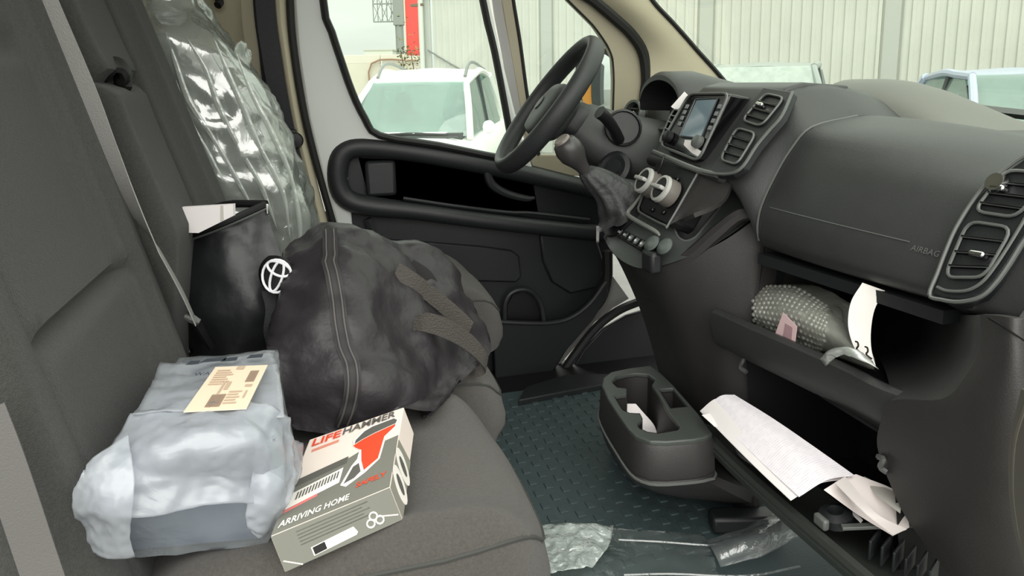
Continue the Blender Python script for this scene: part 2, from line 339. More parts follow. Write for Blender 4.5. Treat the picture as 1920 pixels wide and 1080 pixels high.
prism('pocket_front', [dp(*p, .775) for p in [(925, 605), (1025, 608), (1065, 600), (1105, 572), (1135, 530), (1142, 552), (1112, 600), (1060, 660), (1015, 730), (1000, 745), (930, 745)]], (0, .012, 0), skin, dr, bevel=.004)
tube('pocket_rim', [dp(*p, .778) for p in [(922, 603), (980, 606), (1030, 606), (1068, 597), (1105, 570), (1136, 528)]], .009, skin_l, dr, n=8)
tube('cup_arch', [dp(*p, .79) for p in [(946, 606), (947, 570), (958, 550), (980, 543), (1000, 550), (1014, 572), (1020, 606)]], .0085, skin_l, dr, n=8)
prism('cup_recess', [dp(*p, .828) for p in [(950, 606), (952, 572), (962, 553), (980, 547), (998, 554), (1010, 574), (1016, 606)]], (0, .008, 0), black, dr)
# sill and front pillar foot
sil = thing('trim_2', 'silver body edge and black seals at the foot of the driver door', 'door sill', (1.1, .82, 0), kind='structure')
prism('body_edge', [A(x, y, Y=.83) for x, y in [(1140, 505), (1180, 560), (1150, 578), (1115, 605), (1075, 655), (1030, 708), (1038, 690), (1080, 630), (1110, 590), (1135, 555)]], (0, .02, 0), silver, sil, bevel=.003)
tube('door_rubber', [A(x, y, Y=.80) for x, y in [(1138, 470), (1138, 520), (1126, 562), (1092, 600), (1060, 642), (1030, 690), (1012, 720)]], .02, rubber, sil, n=8)
tube('sill_rubber', [A(x, y, Y=.80) for x, y in [(1200, 565), (1160, 582), (1120, 612), (1085, 655), (1050, 705)]], .017, mat('seal_grey', (36, 37, 38), .6), sil, n=8)
prism('kick_panel', [A(x, y, Y=.80) for x, y in [(1060, 712), (1095, 655), (1130, 618), (1175, 592), (1230, 575), (1330, 600), (1330, 700), (1160, 715)]], (0, .02, 0), plastic_d, sil, bevel=.006)
prism('scuff_plate', [A(x, y, Z=.02) for x, y in [(972, 750), (1130, 720), (1160, 700), (1060, 702), (985, 725)]], (0, 0, -.03), skin, sil, bevel=.004)

# A-pillar and its small window
def AQ(x, y, off=0): return A(x, y, P=((0, .80-off, 1.0), unit((0, 1, .12))))
ap = thing('trim_3', 'beige front pillar frame around the small quarter window', 'pillar', (1.3, .8, .9), kind='structure')
fr_out = [(932, -120), (938, 0), (956, 100), (976, 215), (1000, 330), (1240, 330), (1230, 215), (1218, 150), (1206, 95), (1180, 55), (1115, -10), (1020, -120)]
fr_in = [(955, -60), (962, 0), (975, 80), (990, 190), (1010, 290), (1140, 290), (1149, 215), (1150, 150), (1148, 110), (1138, 85), (1112, 48), (1064, 0), (1020, -50)]
plate('window_surround', [AQ(*p) for p in fr_out], [[AQ(*p) for p in fr_in]], (0, .03, 0), beige_d, ap, bevel=.006)
band2 = crs([AQ(x, y, .01) for x, y in [(1000, -150), (1075, -30), (1112, 0), (1150, 32), (1184, 64), (1206, 100), (1212, 150), (1208, 190), (1208, 300)]], 4)
tube('pillar_seal', band2, .019, rubber, ap, sub=1, n=8)
tube('pane_seal', [AQ(x, y, -.003) for x, y in fr_in[:5]], .007, rubber, ap, n=6)
tube('pane_seal', [AQ(x, y, -.003) for x, y in [(1149, 215), (1151, 150), (1148, 110), (1138, 85), (1112, 48), (1064, 0), (1020, -50)]], .004, rubber, ap, n=6)
strap('frame_edge', [AQ(x, y, .006) for x, y in [(926, -120), (932, 0), (950, 100), (970, 215)]], .03, .012, (1, 0, 0), silver, ap)
w2 = tag(prism('window_2', [AQ(x, y, -.012) for x, y in fr_in], (0, .004, 0), glass, smooth=False), 'small fixed quarter window pane ahead of the driver door', 'window', kind='structure')
pa = [(1085, -30), (1124, 4), (1172, 46), (1205, 93), (1213, 150), (1213, 220)]
pb = [(1200, -40), (1222, 0), (1268, 50), (1310, 98), (1358, 152), (1392, 200)]
a = crs([A(x, y, Y=.775) for x, y in pa], 5); b = crs([A(x, y, Y=.72) for x, y in pb], 5)
G = np.stack([a*(1-t)+b*t+np.array([-.012*math.sin(math.pi*t), -.02*math.sin(math.pi*t), 0]) for t in np.linspace(0, 1, 8)], 1)
# carry the pillar cover on upward to the roof, the way it leans
up = G[0]-G[3]; up = up/np.linalg.norm(up, axis=1, keepdims=True)
G = np.concatenate([np.stack([G[0]+up*k for k in (.5, .35, .2, .1)], 0), G], 0)
apl = tag(sheet('trim_4', G, .02, beige), 'broad beige windscreen pillar cover sloping down to the dashboard', 'pillar', kind='structure')
eb = np.concatenate([b, ]); eb0 = b[0]+(b[0]-b[3])/np.linalg.norm(b[0]-b[3])*.5
tube('screen_seal', np.concatenate([[eb0], b[::3]]), .0085, rubber, apl, n=6)
# windscreen
q0 = A(1225, 0, Y=.72); q1 = A(1362, 155, Y=.72); sl_ = unit(q0-q1)
rows = []
for t in (-.22, .0, .2, .4, .6, .82):
    p = q1+sl_*t
    rows.append([(p[0]+dx, y, p[2]) for y, dx in ((.76, 0), (.5, .07), (.2, .12), (-.2, .12), (-.5, .07), (-.76, 0))])
tag(sheet('window_1', patch(rows, 3, 4), .005, glassmat('windscreen_glass', (.95, .985, .945), .05), away=(1, 0, .9)), 'large sloping windscreen above the dashboard', 'window', kind='structure')

# ---------------------------------------------------------------- outdoors
fw = np.array([_f0[0], _f0[1], 0]); rw = np.array([_r0[0], _r0[1], 0])
W0 = CAM+fw*16; W0[2] = 0; we = unit(rw-.5*fw); wn = unit(np.cross(we, (0, 0, 1)))
if (CAM-W0) @ wn < 0: wn = -wn
steel = mat('painted_steel_sheet', (198, 198, 190), .55, var=.04, vscale=1.5)
wall = thing('sheet_metal_wall', 'tall pale grey corrugated sheet metal wall across the yard', 'wall', W0+np.array([0, 0, -.52]))
xs = [-1.88, .81, 3.78, 6.6, 9.5]
for a0, a1 in zip(xs[:-1], xs[1:]):
    s0, s1 = a0*1.118+.17, a1*1.118-.17; prof = []; k = int(round((s1-s0)/.172)); pit = (s1-s0)/k
    for i in range(k):
        b0 = s0+i*pit; prof += [(b0, 0), (b0+pit*.52, 0), (b0+pit*.62, .03), (b0+pit*.90, .03)]
    prof += [(s1, 0)]
    G = np.array([[W0+we*s+wn*d+np.array([0, 0, z]) for s, d in prof] for z in (-.5, 2.93)])
    sheet('wall_sheet', G, .02, steel, wall, away=-wn, smooth=False)
post = mat('wall_post', (178, 180, 174), .5)
for a0 in xs:
    c = W0+we*a0*1.118+np.array([0, 0, 1.2])
    box('post_cover', c-wn*.01, (.34 if a0 > -1 else .2, .06, 3.5), post, wall, ax=(we, wn, (0, 0, 1)), bevel=.01)
    for dx in ((-.16, .13) if a0 > -1 else (-.08,)):
        box('post_joint', c+we*dx+wn*.02, (.035, .012, 3.5), mat('joint_grey', (150, 150, 140), .6), wall, ax=(we, wn, (0, 0, 1)), bevel=0)  # joint strips in a darker grey than the post covers
top_ = [W0+we*(-2.2)+np.array([0, 0, 2.95]), W0+we*10.8+np.array([0, 0, 2.95])]
strap('cap_rail', top_, .16, .05, wn, post, wall)
tube('drain_pipe', [W0+we*(-2.17)+wn*.12+np.array([0, 0, -.5]), W0+we*(-2.17)+wn*.12+np.array([0, 0, 3.6])], .06, mat('pipe_white', (205, 208, 200), .5), wall, n=10)
box('pipe_bracket', W0+we*(-2.26)+wn*.12+np.array([0, 0, 2.75]), (.3, .1, .06), mat('bracket_brown', (120, 100, 80), .7), wall, ax=(we, wn, (0, 0, 1)))
tube('slack_cable', [W0+we*(-2.05)+wn*.07+np.array([0, 0, 1.75]), W0+we*(-1.5)+wn*.07+np.array([0, 0, 1.45]), W0+we*(-1.0)+wn*.07+np.array([0, 0, 1.2])], .018, mat('cable_grey', (120, 124, 120), .7), wall, n=6)
# beyond the wall: yard fence, red banner pylon, lattice billboard, shrub, town
def cs(x, dist): d = ray(x, 150); d = d/ (d @ fw); return CAM+d*dist
fen = thing('concrete_fence', 'pale concrete yard fence behind the white car', 'fence', cs(700, 25)*np.array([1, 1, 0])+np.array([0, 0, -.52]))
conc = mat('concrete', (206, 200, 184), .9, var=.05, vscale=2)
for k, (xa, xb) in enumerate(((560, 640), (640, 716), (716, 800))):
    p, q = cs(xa+2, 25), cs(xb-2, 25); p[2] = q[2] = -.52
    prism('fence_panel', [p, q, q+np.array([0, 0, 2.2]), p+np.array([0, 0, 2.2])], fw*.12, conc, fen, bevel=.01)
    prism('fence_cap', [p+np.array([0, 0, 2.2]), q+np.array([0, 0, 2.2]), q+np.array([0, 0, 2.48]), p+np.array([0, 0, 2.48])], fw*.2, mat('fence_cap', (212, 206, 192), .9), fen, bevel=.01)
p = cs(698, 24.9); tube('fence_rail', [p+np.array([0, 0, -1.0]), p+np.array([0, 0, .55]), p+rw*1.6+np.array([0, 0, .62])], .03, mat('rust', (150, 116, 90), .8), fen, n=6)
red = mat('red_banner', (226, 62, 52), .6, var=.06, vscale=1)
py = thing('advertising_pylon', 'tall red advertising banner at the left end of the metal wall', 'sign', cs(780, 22)*np.array([1, 1, 0])+np.array([0, 0, -.52]))
p, q = cs(765, 22), cs(796, 22)
prism('banner', [p*np.array([1, 1, 0])+np.array([0, 0, 1.82]), q*np.array([1, 1, 0])+np.array([0, 0, 1.80]), q*np.array([1, 1, 0])+np.array([0, 0, 5.5]), p*np.array([1, 1, 0])+np.array([0, 0, 5.5])], fw*.06, red, py)
for xx in (764, 797):
    c = cs(xx, 21.95)*np.array([1, 1, 0]); tube('edge_pole', [c+np.array([0, 0, -.52]), c+np.array([0, 0, 5.6])], .022, mat('pale_pole', (214, 205, 180), .6), py, n=6)
bbd = thing('lattice_billboard', 'steel lattice billboard on a grey post beside the red banner', 'billboard', cs(752, 30)*np.array([1, 1, 0])+np.array([0, 0, -.52]))
grey_st = mat('grey_steel', (134, 138, 132), .6)
c = cs(753, 30)*np.array([1, 1, 0]); tube('post', [c+np.array([0, 0, -.5]), c+np.array([0, 0, 3.0]), c+np.array([0, 0, 7])], .17, grey_st, bbd, n=10)
box('post_head', c+np.array([0, 0, 5.4]), (.42, .4, 4.2), grey_st, bbd, ax=(rw, fw, (0, 0, 1)))
x0_, x1_ = cs(706, 30), cs(748, 30)
for z in (3.45, 4.15, 4.85, 5.6): tube('lattice_bar', [x0_*np.array([1, 1, 0])+np.array([0, 0, z]), x1_*np.array([1, 1, 0])+np.array([0, 0, z])], .03, grey_st, bbd, n=6)
for t in np.linspace(0, 1, 6):
    c2 = (x0_*(1-t)+x1_*t)*np.array([1, 1, 0]); tube('lattice_bar', [c2+np.array([0, 0, 3.45]), c2+np.array([0, 0, 6])], .022, grey_st, bbd, n=6)
for i in range(3):
    ca = (x0_*(1-i/3)+x1_*i/3)*np.array([1, 1, 0]); cb = (x0_*(1-(i+1)/3)+x1_*(i+1)/3)*np.array([1, 1, 0])
    for z in (3.45, 4.15, 4.85):
        tube('lattice_brace', [ca+np.array([0, 0, z]), cb+np.array([0, 0, z+.7])], .014, grey_st, bbd, n=5); tube('lattice_brace', [cb+np.array([0, 0, z]), ca+np.array([0, 0, z+.7])], .014, grey_st, bbd, n=5)
# creeper on the fence end: leaf clumps, uncountable
leaf = mat('autumn_leaf', (120, 116, 62), .8, var=.5, vscale=4)
sh = thing('creeper', 'sparse green and brown creeper climbing the fence below the red banner', 'plant', cs(778, 21.5)*np.array([1, 1, 0])+np.array([0, 0, -.52]))
V = []; Fc = []
rnd = random.Random(3)
for i in range(420):
    t = rnd.random(); zz = -.5+2.55*rnd.random()**.7+(.9 if rnd.random() < .1 else 0); p = cs(748+54*t, 21.3+.3*rnd.random()); p[2] = zz
    d = unit([rnd.uniform(-1, 1), rnd.uniform(-1, 1), rnd.uniform(-1, 1)]); e = unit(np.cross(d, (0.3, .2, 1))); r = .035+.04*rnd.random(); n0 = len(V)
    V += [p-d*r, p+e*r*.6, p+d*r, p-e*r*.6]; Fc.append((n0, n0+1, n0+2, n0+3))
lv = M('leaves', V, Fc, leaf, sh, smooth=False); lv['kind'] = 'stuff'
for xx in (758, 776, 792):
    c = cs(xx, 21.6)*np.array([1, 1, 0]); tube('stem', [c+np.array([0, 0, -.52]), c+rw*.1+np.array([0, 0, .6]), c-rw*.06+np.array([0, 0, 1.9])], .015, mat('stem_brown', (96, 80, 60), .8), sh, n=5)
for nm, lab, xx, dist, wd, hh, rgb in (('apartment_block', 'pale distant apartment block standing highest above the fence', 716, 90, 3.4, 5.2, (204, 204, 190)), ('low_building', 'low distant grey building left of the pale apartment block', 676, 95, 4.5, 4.0, (196, 198, 186)), ('small_house', 'small dark distant house beside the billboard post', 744, 85, 1.8, 4.1, (160, 164, 152))):
    c = cs(xx, dist)*np.array([1, 1, 0]); t = thing(nm, lab, 'building', c+np.array([0, 0, -.52]))
    mm_ = mat(nm+'_wall', rgb, .9); box('wall_block', c+np.array([0, 0, hh/2-.4]), (wd, 3, hh), mm_, t, ax=(rw, fw, (0, 0, 1)), bevel=.02)
    for j in (-.3, 0, .3): box('window_row', c+rw*wd*j-fw*1.51+np.array([0, 0, hh*.72]), (wd*.14, .04, .7), mat('far_window', (150, 156, 150), .5), t, ax=(rw, fw, (0, 0, 1)), bevel=0)
    box('roof_slab', c+np.array([0, 0, hh-.35]), (wd*1.04, 3.1, .2), mat(nm+'_roof', tuple(int(v*.9) for v in rgb), .9), t, ax=(rw, fw, (0, 0, 1)), bevel=.02)

def car(name, label, pos, head, paint, L=4.4, W=1.82, H=1.64, cowl=.95, hoodz=1.0, roofx=.42, glassm=None, group=None, rails=True, drop=.06):
    """parked car: local x forward, y left, z up; head = heading angle in the yard"""
    t = thing(name, label, 'car', (pos[0], pos[1], -.52), group)
    ex = np.array([math.cos(head), math.sin(head), 0]); ey = np.array([-ex[1], ex[0], 0]); o = np.array([pos[0], pos[1], -.52])
    T = lambda x, y, z: o+ex*x+ey*y+np.array([0, 0, z])
    gm = glassm
    hw = W/2; dark = mat('car_dark_plastic', (60, 62, 62), .6)
    # lower body: rings along the length
    rings = []
    for x, wd, zt, zb in ((L/2, .55, .66, .35), (L/2-.12, .82, .80, .25), (L/2-.5, .95, .90, .22), (cowl+.05, 1, hoodz-.02, .22), (cowl-.6, 1, hoodz+.03, .22), (-.6, 1, hoodz+.05, .22), (-L/2+.5, .97, hoodz+.1, .25), (-L/2+.06, .86, hoodz+.0, .35), (-L/2, .7, .8, .45)):
        w_ = hw*wd
        rings.append([T(x, w_*.0, zt+.03), T(x, w_*.55, zt+.02), T(x, w_*.86, zt-.03), T(x, w_*.97, zt-.12), T(x, w_, (zt+zb)/2), T(x, w_*.95, zb), T(x, 0, zb), T(x, -w_*.95, zb), T(x, -w_, (zt+zb)/2), T(x, -w_*.97, zt-.12), T(x, -w_*.86, zt-.03), T(x, -w_*.55, zt+.02)])
    loft('body', rings, paint, t, angle=60)
    rf, rr, re = roofx, -L/2+.95, -L/2+.35
    ws, rs = hw*.80, hw*.66
    R = [[T(rf, y*rs, H-drop-.03*abs(y)) for y in (1, .5, 0, -.5, -1)], [T(rf-.3, y*rs*1.02, H-drop*.35-.03*abs(y)) for y in (1, .5, 0, -.5, -1)], [T((rf+rr)/2, y*rs*1.03, H-.03*abs(y)) for y in (1, .5, 0, -.5, -1)], [T(rr, y*rs, H-.05-.03*abs(y)) for y in (1, .5, 0, -.5, -1)]]
    sheet('roof', patch(R, 4, 3), .04, paint, t, away=(0, 0, -1))
    Wd = [[T(cowl-.04*y*y+.06*(1-y*y), y*ws, hoodz+.01) for y in (1, .5, 0, -.5, -1)], [T((cowl+rf)/2+.02+.05*(1-y*y), y*(ws+rs)/2, (hoodz+H-drop)/2+.02) for y in (1, .5, 0, -.5, -1)], [T(rf+.01+.03*(1-y*y), y*rs*.97, H-drop-.01) for y in (1, .5, 0, -.5, -1)]]
    sheet('windscreen', patch(Wd, 4, 3), .01, gm, t, away=-ex)
    sheet('rear_window', patch([[T(re, y*ws, hoodz+.08) for y in (1, 0, -1)], [T(rr-.02, y*rs*.96, H-.08) for y in (1, 0, -1)]], 4, 4), .01, gm, t, away=ex)
    for s_ in (1, -1):
        tube('front_pillar', [T(cowl+.02, s_*ws*1.03, hoodz-.01), T((cowl+rf)/2+.03, s_*(ws+rs)/2*1.03, (hoodz+H-drop)/2+.04), T(rf, s_*rs*1.0, H-drop-.025)], .04, paint, t, n=8)
        tube('roof_side', [T(rf, s_*rs, H-drop-.025), T(rf-.35, s_*rs*1.03, H-drop*.45-.04), T((rf+rr)/2, s_*rs*1.05, H-.045), T(rr, s_*rs, H-.10)], .045, paint, t, n=8)
        tube('rear_pillar', [T(rr, s_*rs, H-.1), T(re+.05, s_*ws*1.02, hoodz+.06)], .07, paint, t, n=8)
        b0, b1 = cowl-.12, rf-.12
        for (xa, xb), (ta, tb) in (((b0, -.22), (b1, -.25)), ((-.30, re+.45), (-.33, rr+.1))):
            sheet('side_window', np.array([[T(xa, s_*ws*1.04, hoodz+.04), T(xb, s_*ws*1.04, hoodz+.06)], [T((xa+ta)/2, s_*(ws+rs)/2*1.04, (hoodz+H)/2), T((xb+tb)/2, s_*(ws+rs)/2*1.04, (hoodz+H)/2)], [T(ta, s_*rs*1.04, H-drop-.05), T(tb, s_*rs*1.04, H-.11)]]), .008, gm, t, away=-ey*s_)
        tube('middle_pillar', [T(-.26, s_*ws*1.04, hoodz), T(-.29, s_*rs*1.04, H-.09)], .035, dark, t, n=6)
        loft('door_mirror', [[T(cowl-.25+.06*k, s_*(hw*(.92)+.02)+s_*(.02+.12*(1-abs(k)))*(.5+.5*math.cos(a)), hoodz+.1+.08*math.sin(a)*(1-.3*abs(k))) for a in np.linspace(0, 2*math.pi, 10, endpoint=False)] for k in (-.6, 0, .6)], paint, t)
        if rails: tube('roof_rail', [T(rf-.15, s_*rs*.93, H-drop*.7), T(rf-.4, s_*rs*.93, H+.03), T((rf+rr)/2, s_*rs*.93, H+.06), T(rr, s_*rs*.93, H-.02)], .022, mat('rail_grey', (126, 128, 126), .4), t, n=6)
        for xw in (L/2-.85, -L/2+.85):
            lathe('wheel', [(0, -.1), (.2, -.11), (.31, -.11), (.33, -.08), (.33, .08), (.31, .11), (.2, .1), (.19, .06), (0, .07)], T(xw, s_*(hw-.12), .33), ey*s_, mat('tyre', (34, 34, 34), .8), t, n=20)
        box('headlamp', T(L/2-.14, s_*hw*.66, .68), (.18, .36, .13), mat('lamp_glass', (190, 196, 196), .15), t, ax=(ex, ey, (0, 0, 1)), bevel=.03)
        lathe('seat', [(0, .0), (.2, .02), (.24, .3), (.22, .55), (.12, .62), (.1, .78), (0, .82)], T(cowl-1.15, s_*.38, .62), (-.15*ex[0], -.15*ex[1], 1), dark, t, n=12)
    box('bonnet_line', T(cowl+.16, 0, hoodz+.012), (.05, W*.7, .02), dark, t, ax=(ex, ey, (0, 0, 1)))
    tube('wiper', [T(cowl+.1, .5, hoodz+.035), T(cowl+.08, .1, hoodz+.055), T(cowl+.1, -.25, hoodz+.04)], .012, mat('wiper_black', (50, 52, 52), .6), t, n=5)
    box('interior', T(-.2, 0, .72), (2.4, W*.72, .5), dark, t, ax=(ex, ey, (0, 0, 1)))
    box('inside_mirror', T(rf-.03, 0, H-.2), (.04, .24, .07), dark, t, ax=(ex, ey, (0, 0, 1)))
    return t, T
cg = glassmat('car_glass_sky_haze', (.62, .76, .72), .10, haze=.42, hazecol=(172, 194, 188))  # diffuse haze tint stands in for sky reflected on the car panes
for nd in cg.node_tree.nodes:
    if nd.type == 'TEX_NOISE': nd.inputs['Scale'].default_value = .8
hd = math.atan2(-fw[1], -fw[0])
wp = cs(797, 9.35)
whitec = mat('car_white', (238, 240, 234), .25)
tw, TW = car('white_suv', 'white sport utility car with grey roof rails outside the driver window', wp, hd-.13, whitec, H=1.735, hoodz=.92, cowl=.95, roofx=.35, glassm=cg, drop=.17)
box('dash_papers', TW(.93, .05, .975), (.22, .85, .012), paper, tw, ax=(np.array([math.cos(hd-.13), math.sin(hd-.13), 0]), np.array([-math.sin(hd-.13), math.cos(hd-.13), 0]), (0, 0, 1)))
car('blue_hatchback', 'pale blue grey car seen past the right end of the dashboard', cs(1920, 7.6), hd-.25, mat('car_pale_blue', (176, 184, 204), .25), H=1.60, hoodz=1.0, L=4.2, W=1.78, roofx=.32, glassm=cg, rails=False)
car('silver_car', 'silver grey car low behind the middle of the dashboard', cs(1432, 9.6), hd-.42, mat('car_silver', (150, 157, 154), .3), H=1.74, hoodz=1.02, glassm=glassmat('car_glass_pale', (.7, .8, .76), .2, haze=.6, hazecol=(205, 215, 208)), rails=False, W=1.85)  # paler panes: the reflected sky is painted into their haze colour
# what the wing mirror shows: an orange house and a tree behind the van
hs = thing('orange_house', 'orange house reflected in the wing mirror', 'building', (-11.5, 7.0, -.52))
org = mat('orange_render', (224, 150, 70), .8)
for nm, c, s, m_ in (('wall_block', (-11.5, 7.2, .85), (3, 1.7, 2.7), org), ('shed_side', (-10.6, 5.6, 1.1), (1.6, 1.3, 3.4), mat('dark_shed', (70, 72, 74), .8))):
    box(nm, c, s, m_, hs, bevel=.02)
prism('roof', [(-13.2, 6.2, 2.2), (-13.2, 8.3, 2.2), (-13.2, 7.2, 3.0)], (3.4, 0, 0), mat('roof_grey', (120, 116, 110), .8), hs)
tr = thing('garden_tree', 'green tree reflected in the wing mirror beside the orange house', 'tree', (-13, 10.2, -.52))
tube('trunk', [(-13, 10.2, -.52), (-13, 10.2, 1.6)], .12, mat('bark', (80, 70, 55), .9), tr, n=8)
V = []; Fc = []
for i in range(2600):
    d = unit([rnd.gauss(0, 1) for _ in range(3)]); p = np.array([-13, 10.2, 1.0])+d*np.array([1.3, 1.3, 1.6])*rnd.random()**.4; e = unit(np.cross(d, (rnd.random(), .2, 1))); g = np.cross(d, e); r = .1; n0 = len(V)
    V += [p-e*r, p+g*r*.6, p+e*r, p-g*r*.6]; Fc.append((n0, n0+1, n0+2, n0+3))
lv = M('crown', V, Fc, mat('leaf_green', (86, 108, 60), .8, var=.4, vscale=3), tr, smooth=False); lv['kind'] = 'stuff'
wm = thing('wing_mirror', 'black wing mirror outside the quarter window', 'mirror', A(1130, 200, Y=1.1))
mc = A(1122, 165, Y=1.08); mn = unit((-.93, -.40, .0)); ms = unit(np.cross((0, 0, 1), mn)); mu = np.cross(mn, ms)
def mring(k, d): return [mc+mn*d+ms*(.115*k)*np.sign(math.cos(a))*abs(math.cos(a))**.6+mu*(.135*k)*np.sign(math.sin(a))*abs(math.sin(a))**.6 for a in np.linspace(0, 2*math.pi, 28, endpoint=False)]
loft('housing', [mring(1.0, .004), mring(1.12, .006), mring(1.14, -.02), mring(1.0, -.08), mring(.5, -.12)], black, wm)
MG = np.array([[mc+mn*(.012-.45*((.11*a)**2+(.13*b)**2))+ms*.112*a*(1-.12*b**4)+mu*.132*b*(1-.12*a**4) for a in np.linspace(-1, 1, 15)] for b in np.linspace(-1, 1, 15)])
sheet('mirror_face', MG, .003, mat('mirror_silver', (235, 240, 238), .01, 1), wm, away=-mn, angle=80)
tube('arm', [mc-mu*.12-mn*.04, mc-mu*.17-mn*.03+np.array([0, -.1, -.02]), A(1200, 300, Y=.9)], .03, black, wm, n=8)
# ---------------------------------------------------------------- dashboard
dash = thing('dashboard', 'dark grey van dashboard with open tray, air vents and radio screen', 'dashboard', (1.3, 0, .0))
profR = [(1.78, .925), (1.55, .925), (1.40, .948), (1.329, .952), (1.218, .932), (1.17, .888), (1.135, .834), (1.106, .774), (1.098, .729), (1.103, .698), (1.14, .680), (1.34, .67)]
profE = [(1.78, .90), (1.55, .90), (1.42, .918), (1.36, .920), (1.291, .906), (1.222, .868), (1.186, .823), (1.157, .766), (1.140, .726), (1.136, .699), (1.17, .682), (1.34, .67)]
def mixp(a, b, t): return [(p[0]*(1-t)+q[0]*t, p[1]*(1-t)+q[1]*t) for p, q in zip(a, b)]
profC = [(1.78, .92), (1.55, .945), (1.42, 1.0), (1.30, 1.02), (1.215, 1.008), (1.175, .965), (1.135, .915), (1.09, .862), (1.075, .83), (1.085, .80), (1.15, .78), (1.34, .77)]
profD = [(1.78, .955), (1.60, .985), (1.48, .985), (1.42, .975), (1.37, .95), (1.35, .92), (1.34, .88), (1.335, .84), (1.335, .78), (1.34, .72), (1.36, .66), (1.42, .6)]
def mixq(t, tb): return [(p[0]*(1-u)+q[0]*u, p[1]*(1-u)+q[1]*u) for k, (p, q) in enumerate(zip(profC, profR)) for u in [t if k < 6 else tb]]
def dashsurf(stations, m, name):
    G = np.array([[(x, y, z) for x, z in crs(np.array([(p[0], p[1], 0) for p in pr]), 3)[:, :2]] for y, pr in stations])
    return sheet(name, G, .012, m, dash, away=(.8, 0, -.35))
# main skin: from driver end, over the centre, down the shoulder to the passenger half
dashsurf([(.84, profD), (.5, profD), (.22, profD), (.17, mixp(profD, profC, .5)), (.14, profC), (0, profC), (-.15, profC), (-.215, profC), (-.235, mixq(.18, .04)), (-.262, mixq(.5, .3)), (-.29, mixq(.82, .68)), (-.305, profR)], plastic, 'upper_skin')
# passenger pad with its airbag seam
st = [(-.312, profR), (-.36, profR), (-.45, mixp(profR, profE, .1)), (-.55, mixp(profR, profE, .35)), (-.65, mixp(profR, profE, .7)), (-.74, profE), (-.90, profE)]
G = np.array([[(x, y, z) for x, z in crs(np.array([(p[0], p[1], 0) for p in pr]), 4)[:, :2]] for y, pr in st])
G = np.stack([crs(G[:, j], 4) for j in range(G.shape[1])], 1)
pad = sheet('passenger_pad', G, .012, plastic, dash, away=(.8, 0, -.35))
def onprof(y, k, off=.0):
    """point on passenger profile at station y, profile index k (float), lifted by off"""
    ys = [s[0] for s in st][::-1]; pr = [s[1] for s in st][::-1]
    ks = np.arange(12); xx = np.array([np.interp(k, ks, [p[0] for p in q]) for q in pr]); zz = np.array([np.interp(k, ks, [p[1] for p in q]) for q in pr])
    return np.array([np.interp(y, ys, xx)-off*.88, y, np.interp(y, ys, zz)+off*.45])
tube('pad_seam', [onprof(-.309, k, .002) for k in (3, 4, 5, 6, 7, 8, 9)], .0022, trimline, dash, n=5)
tube('airbag_seam', [onprof(y, 7.0-.0*y, .0005) for y in np.linspace(-.335, -.66, 8)], .0012, trimline, pad, n=5)
p = onprof(-.668, 7.02, .001); q = onprof(-.70, 7.02, .001); uu = unit(q-p); vv = unit(onprof(-.668, 6.5)-onprof(-.668, 7))
text('airbag_lettering', 'AIRBAG', p-vv*.012, uu, vv, .014, mat('embossed', (88, 88, 86), .6), pad)
# raised cover on top near the windscreen
def hump(x, y):
    return .92+.115*math.exp(-((y-.0)/.30)**4*1.0)*max(0, 1-((x-1.60)/.14)**2)**.5
rowsG = [[(x, y, .0) for y in np.linspace(.06, -.46, 19)] for x in np.linspace(1.44, 1.70, 11)]
HG = np.array([[(x, y, .915+.112*(1 if y > -.10 else max(0, math.cos((y+.10)/.36*math.pi/2)))*min(1, max(0, (.06-y)/.05))**.5*math.sqrt(max(0, 1-((x-1.57)/.131)**2))) for (x, y, _) in r] for r in rowsG])
sheet('top_cover', HG, .01, mat('cover_glare_grey', (100, 100, 95), .5, bump=.1, bscale=400), dash, away=(0, 0, -1))  # windscreen glare is put into this cover's colour, paler than the dash
# demister slot strip along the windscreen foot
strap('demister_strip', [(1.70, .7, .985), (1.76, .3, .985), (1.76, -.3, .95), (1.70, -.8, .925)], .06, .01, (1, 0, .1), black, dash)
# instrument binnacle
def hoodring(x, ry, rz, zc): return [(x, .335+ry*math.cos(a), zc+rz*math.sin(a)) for a in np.linspace(-.25, math.pi+.25, 22)]
HG = np.array([hoodring(1.185, .125, .072, .975), hoodring(1.20, .135, .082, .975), hoodring(1.28, .15, .085, .972), hoodring(1.42, .17, .06, .96)])
hoodp = sheet('instrument_hood', HG, .014, plastic, dash, away=(0, 0, -1))
prism('instrument_face', [(1.34, .20, .86), (1.34, .48, .86), (1.31, .46, 1.02), (1.31, .21, 1.02)], (.01, 0, 0), gloss, dash)
for yy in (.30, .43): lathe('dial', [(.0, 0), (.055, 0), (.06, .008), (.056, .012), (.052, .004), (0, .003)], (1.315, yy, .945), (-.97, 0, .2), black, dash)
prism('delivery_label', [A(x, y, Y=.19) for x, y in [(1283, 172), (1296, 185), (1268, 207), (1258, 200)]], (.003, .004, 0), paper, dash, smooth=False)
sheet('binnacle_surround', patch([[(1.20, .56, .93), (1.16, .40, .90), (1.15, .20, .90), (1.12, .15, .93)], [(1.26, .58, .86), (1.22, .40, .82), (1.2, .20, .82), (1.14, .15, .86)], [(1.34, .60, .76), (1.32, .4, .74), (1.3, .2, .74), (1.2, .14, .78)]], 4, 4), .012, plastic, dash)
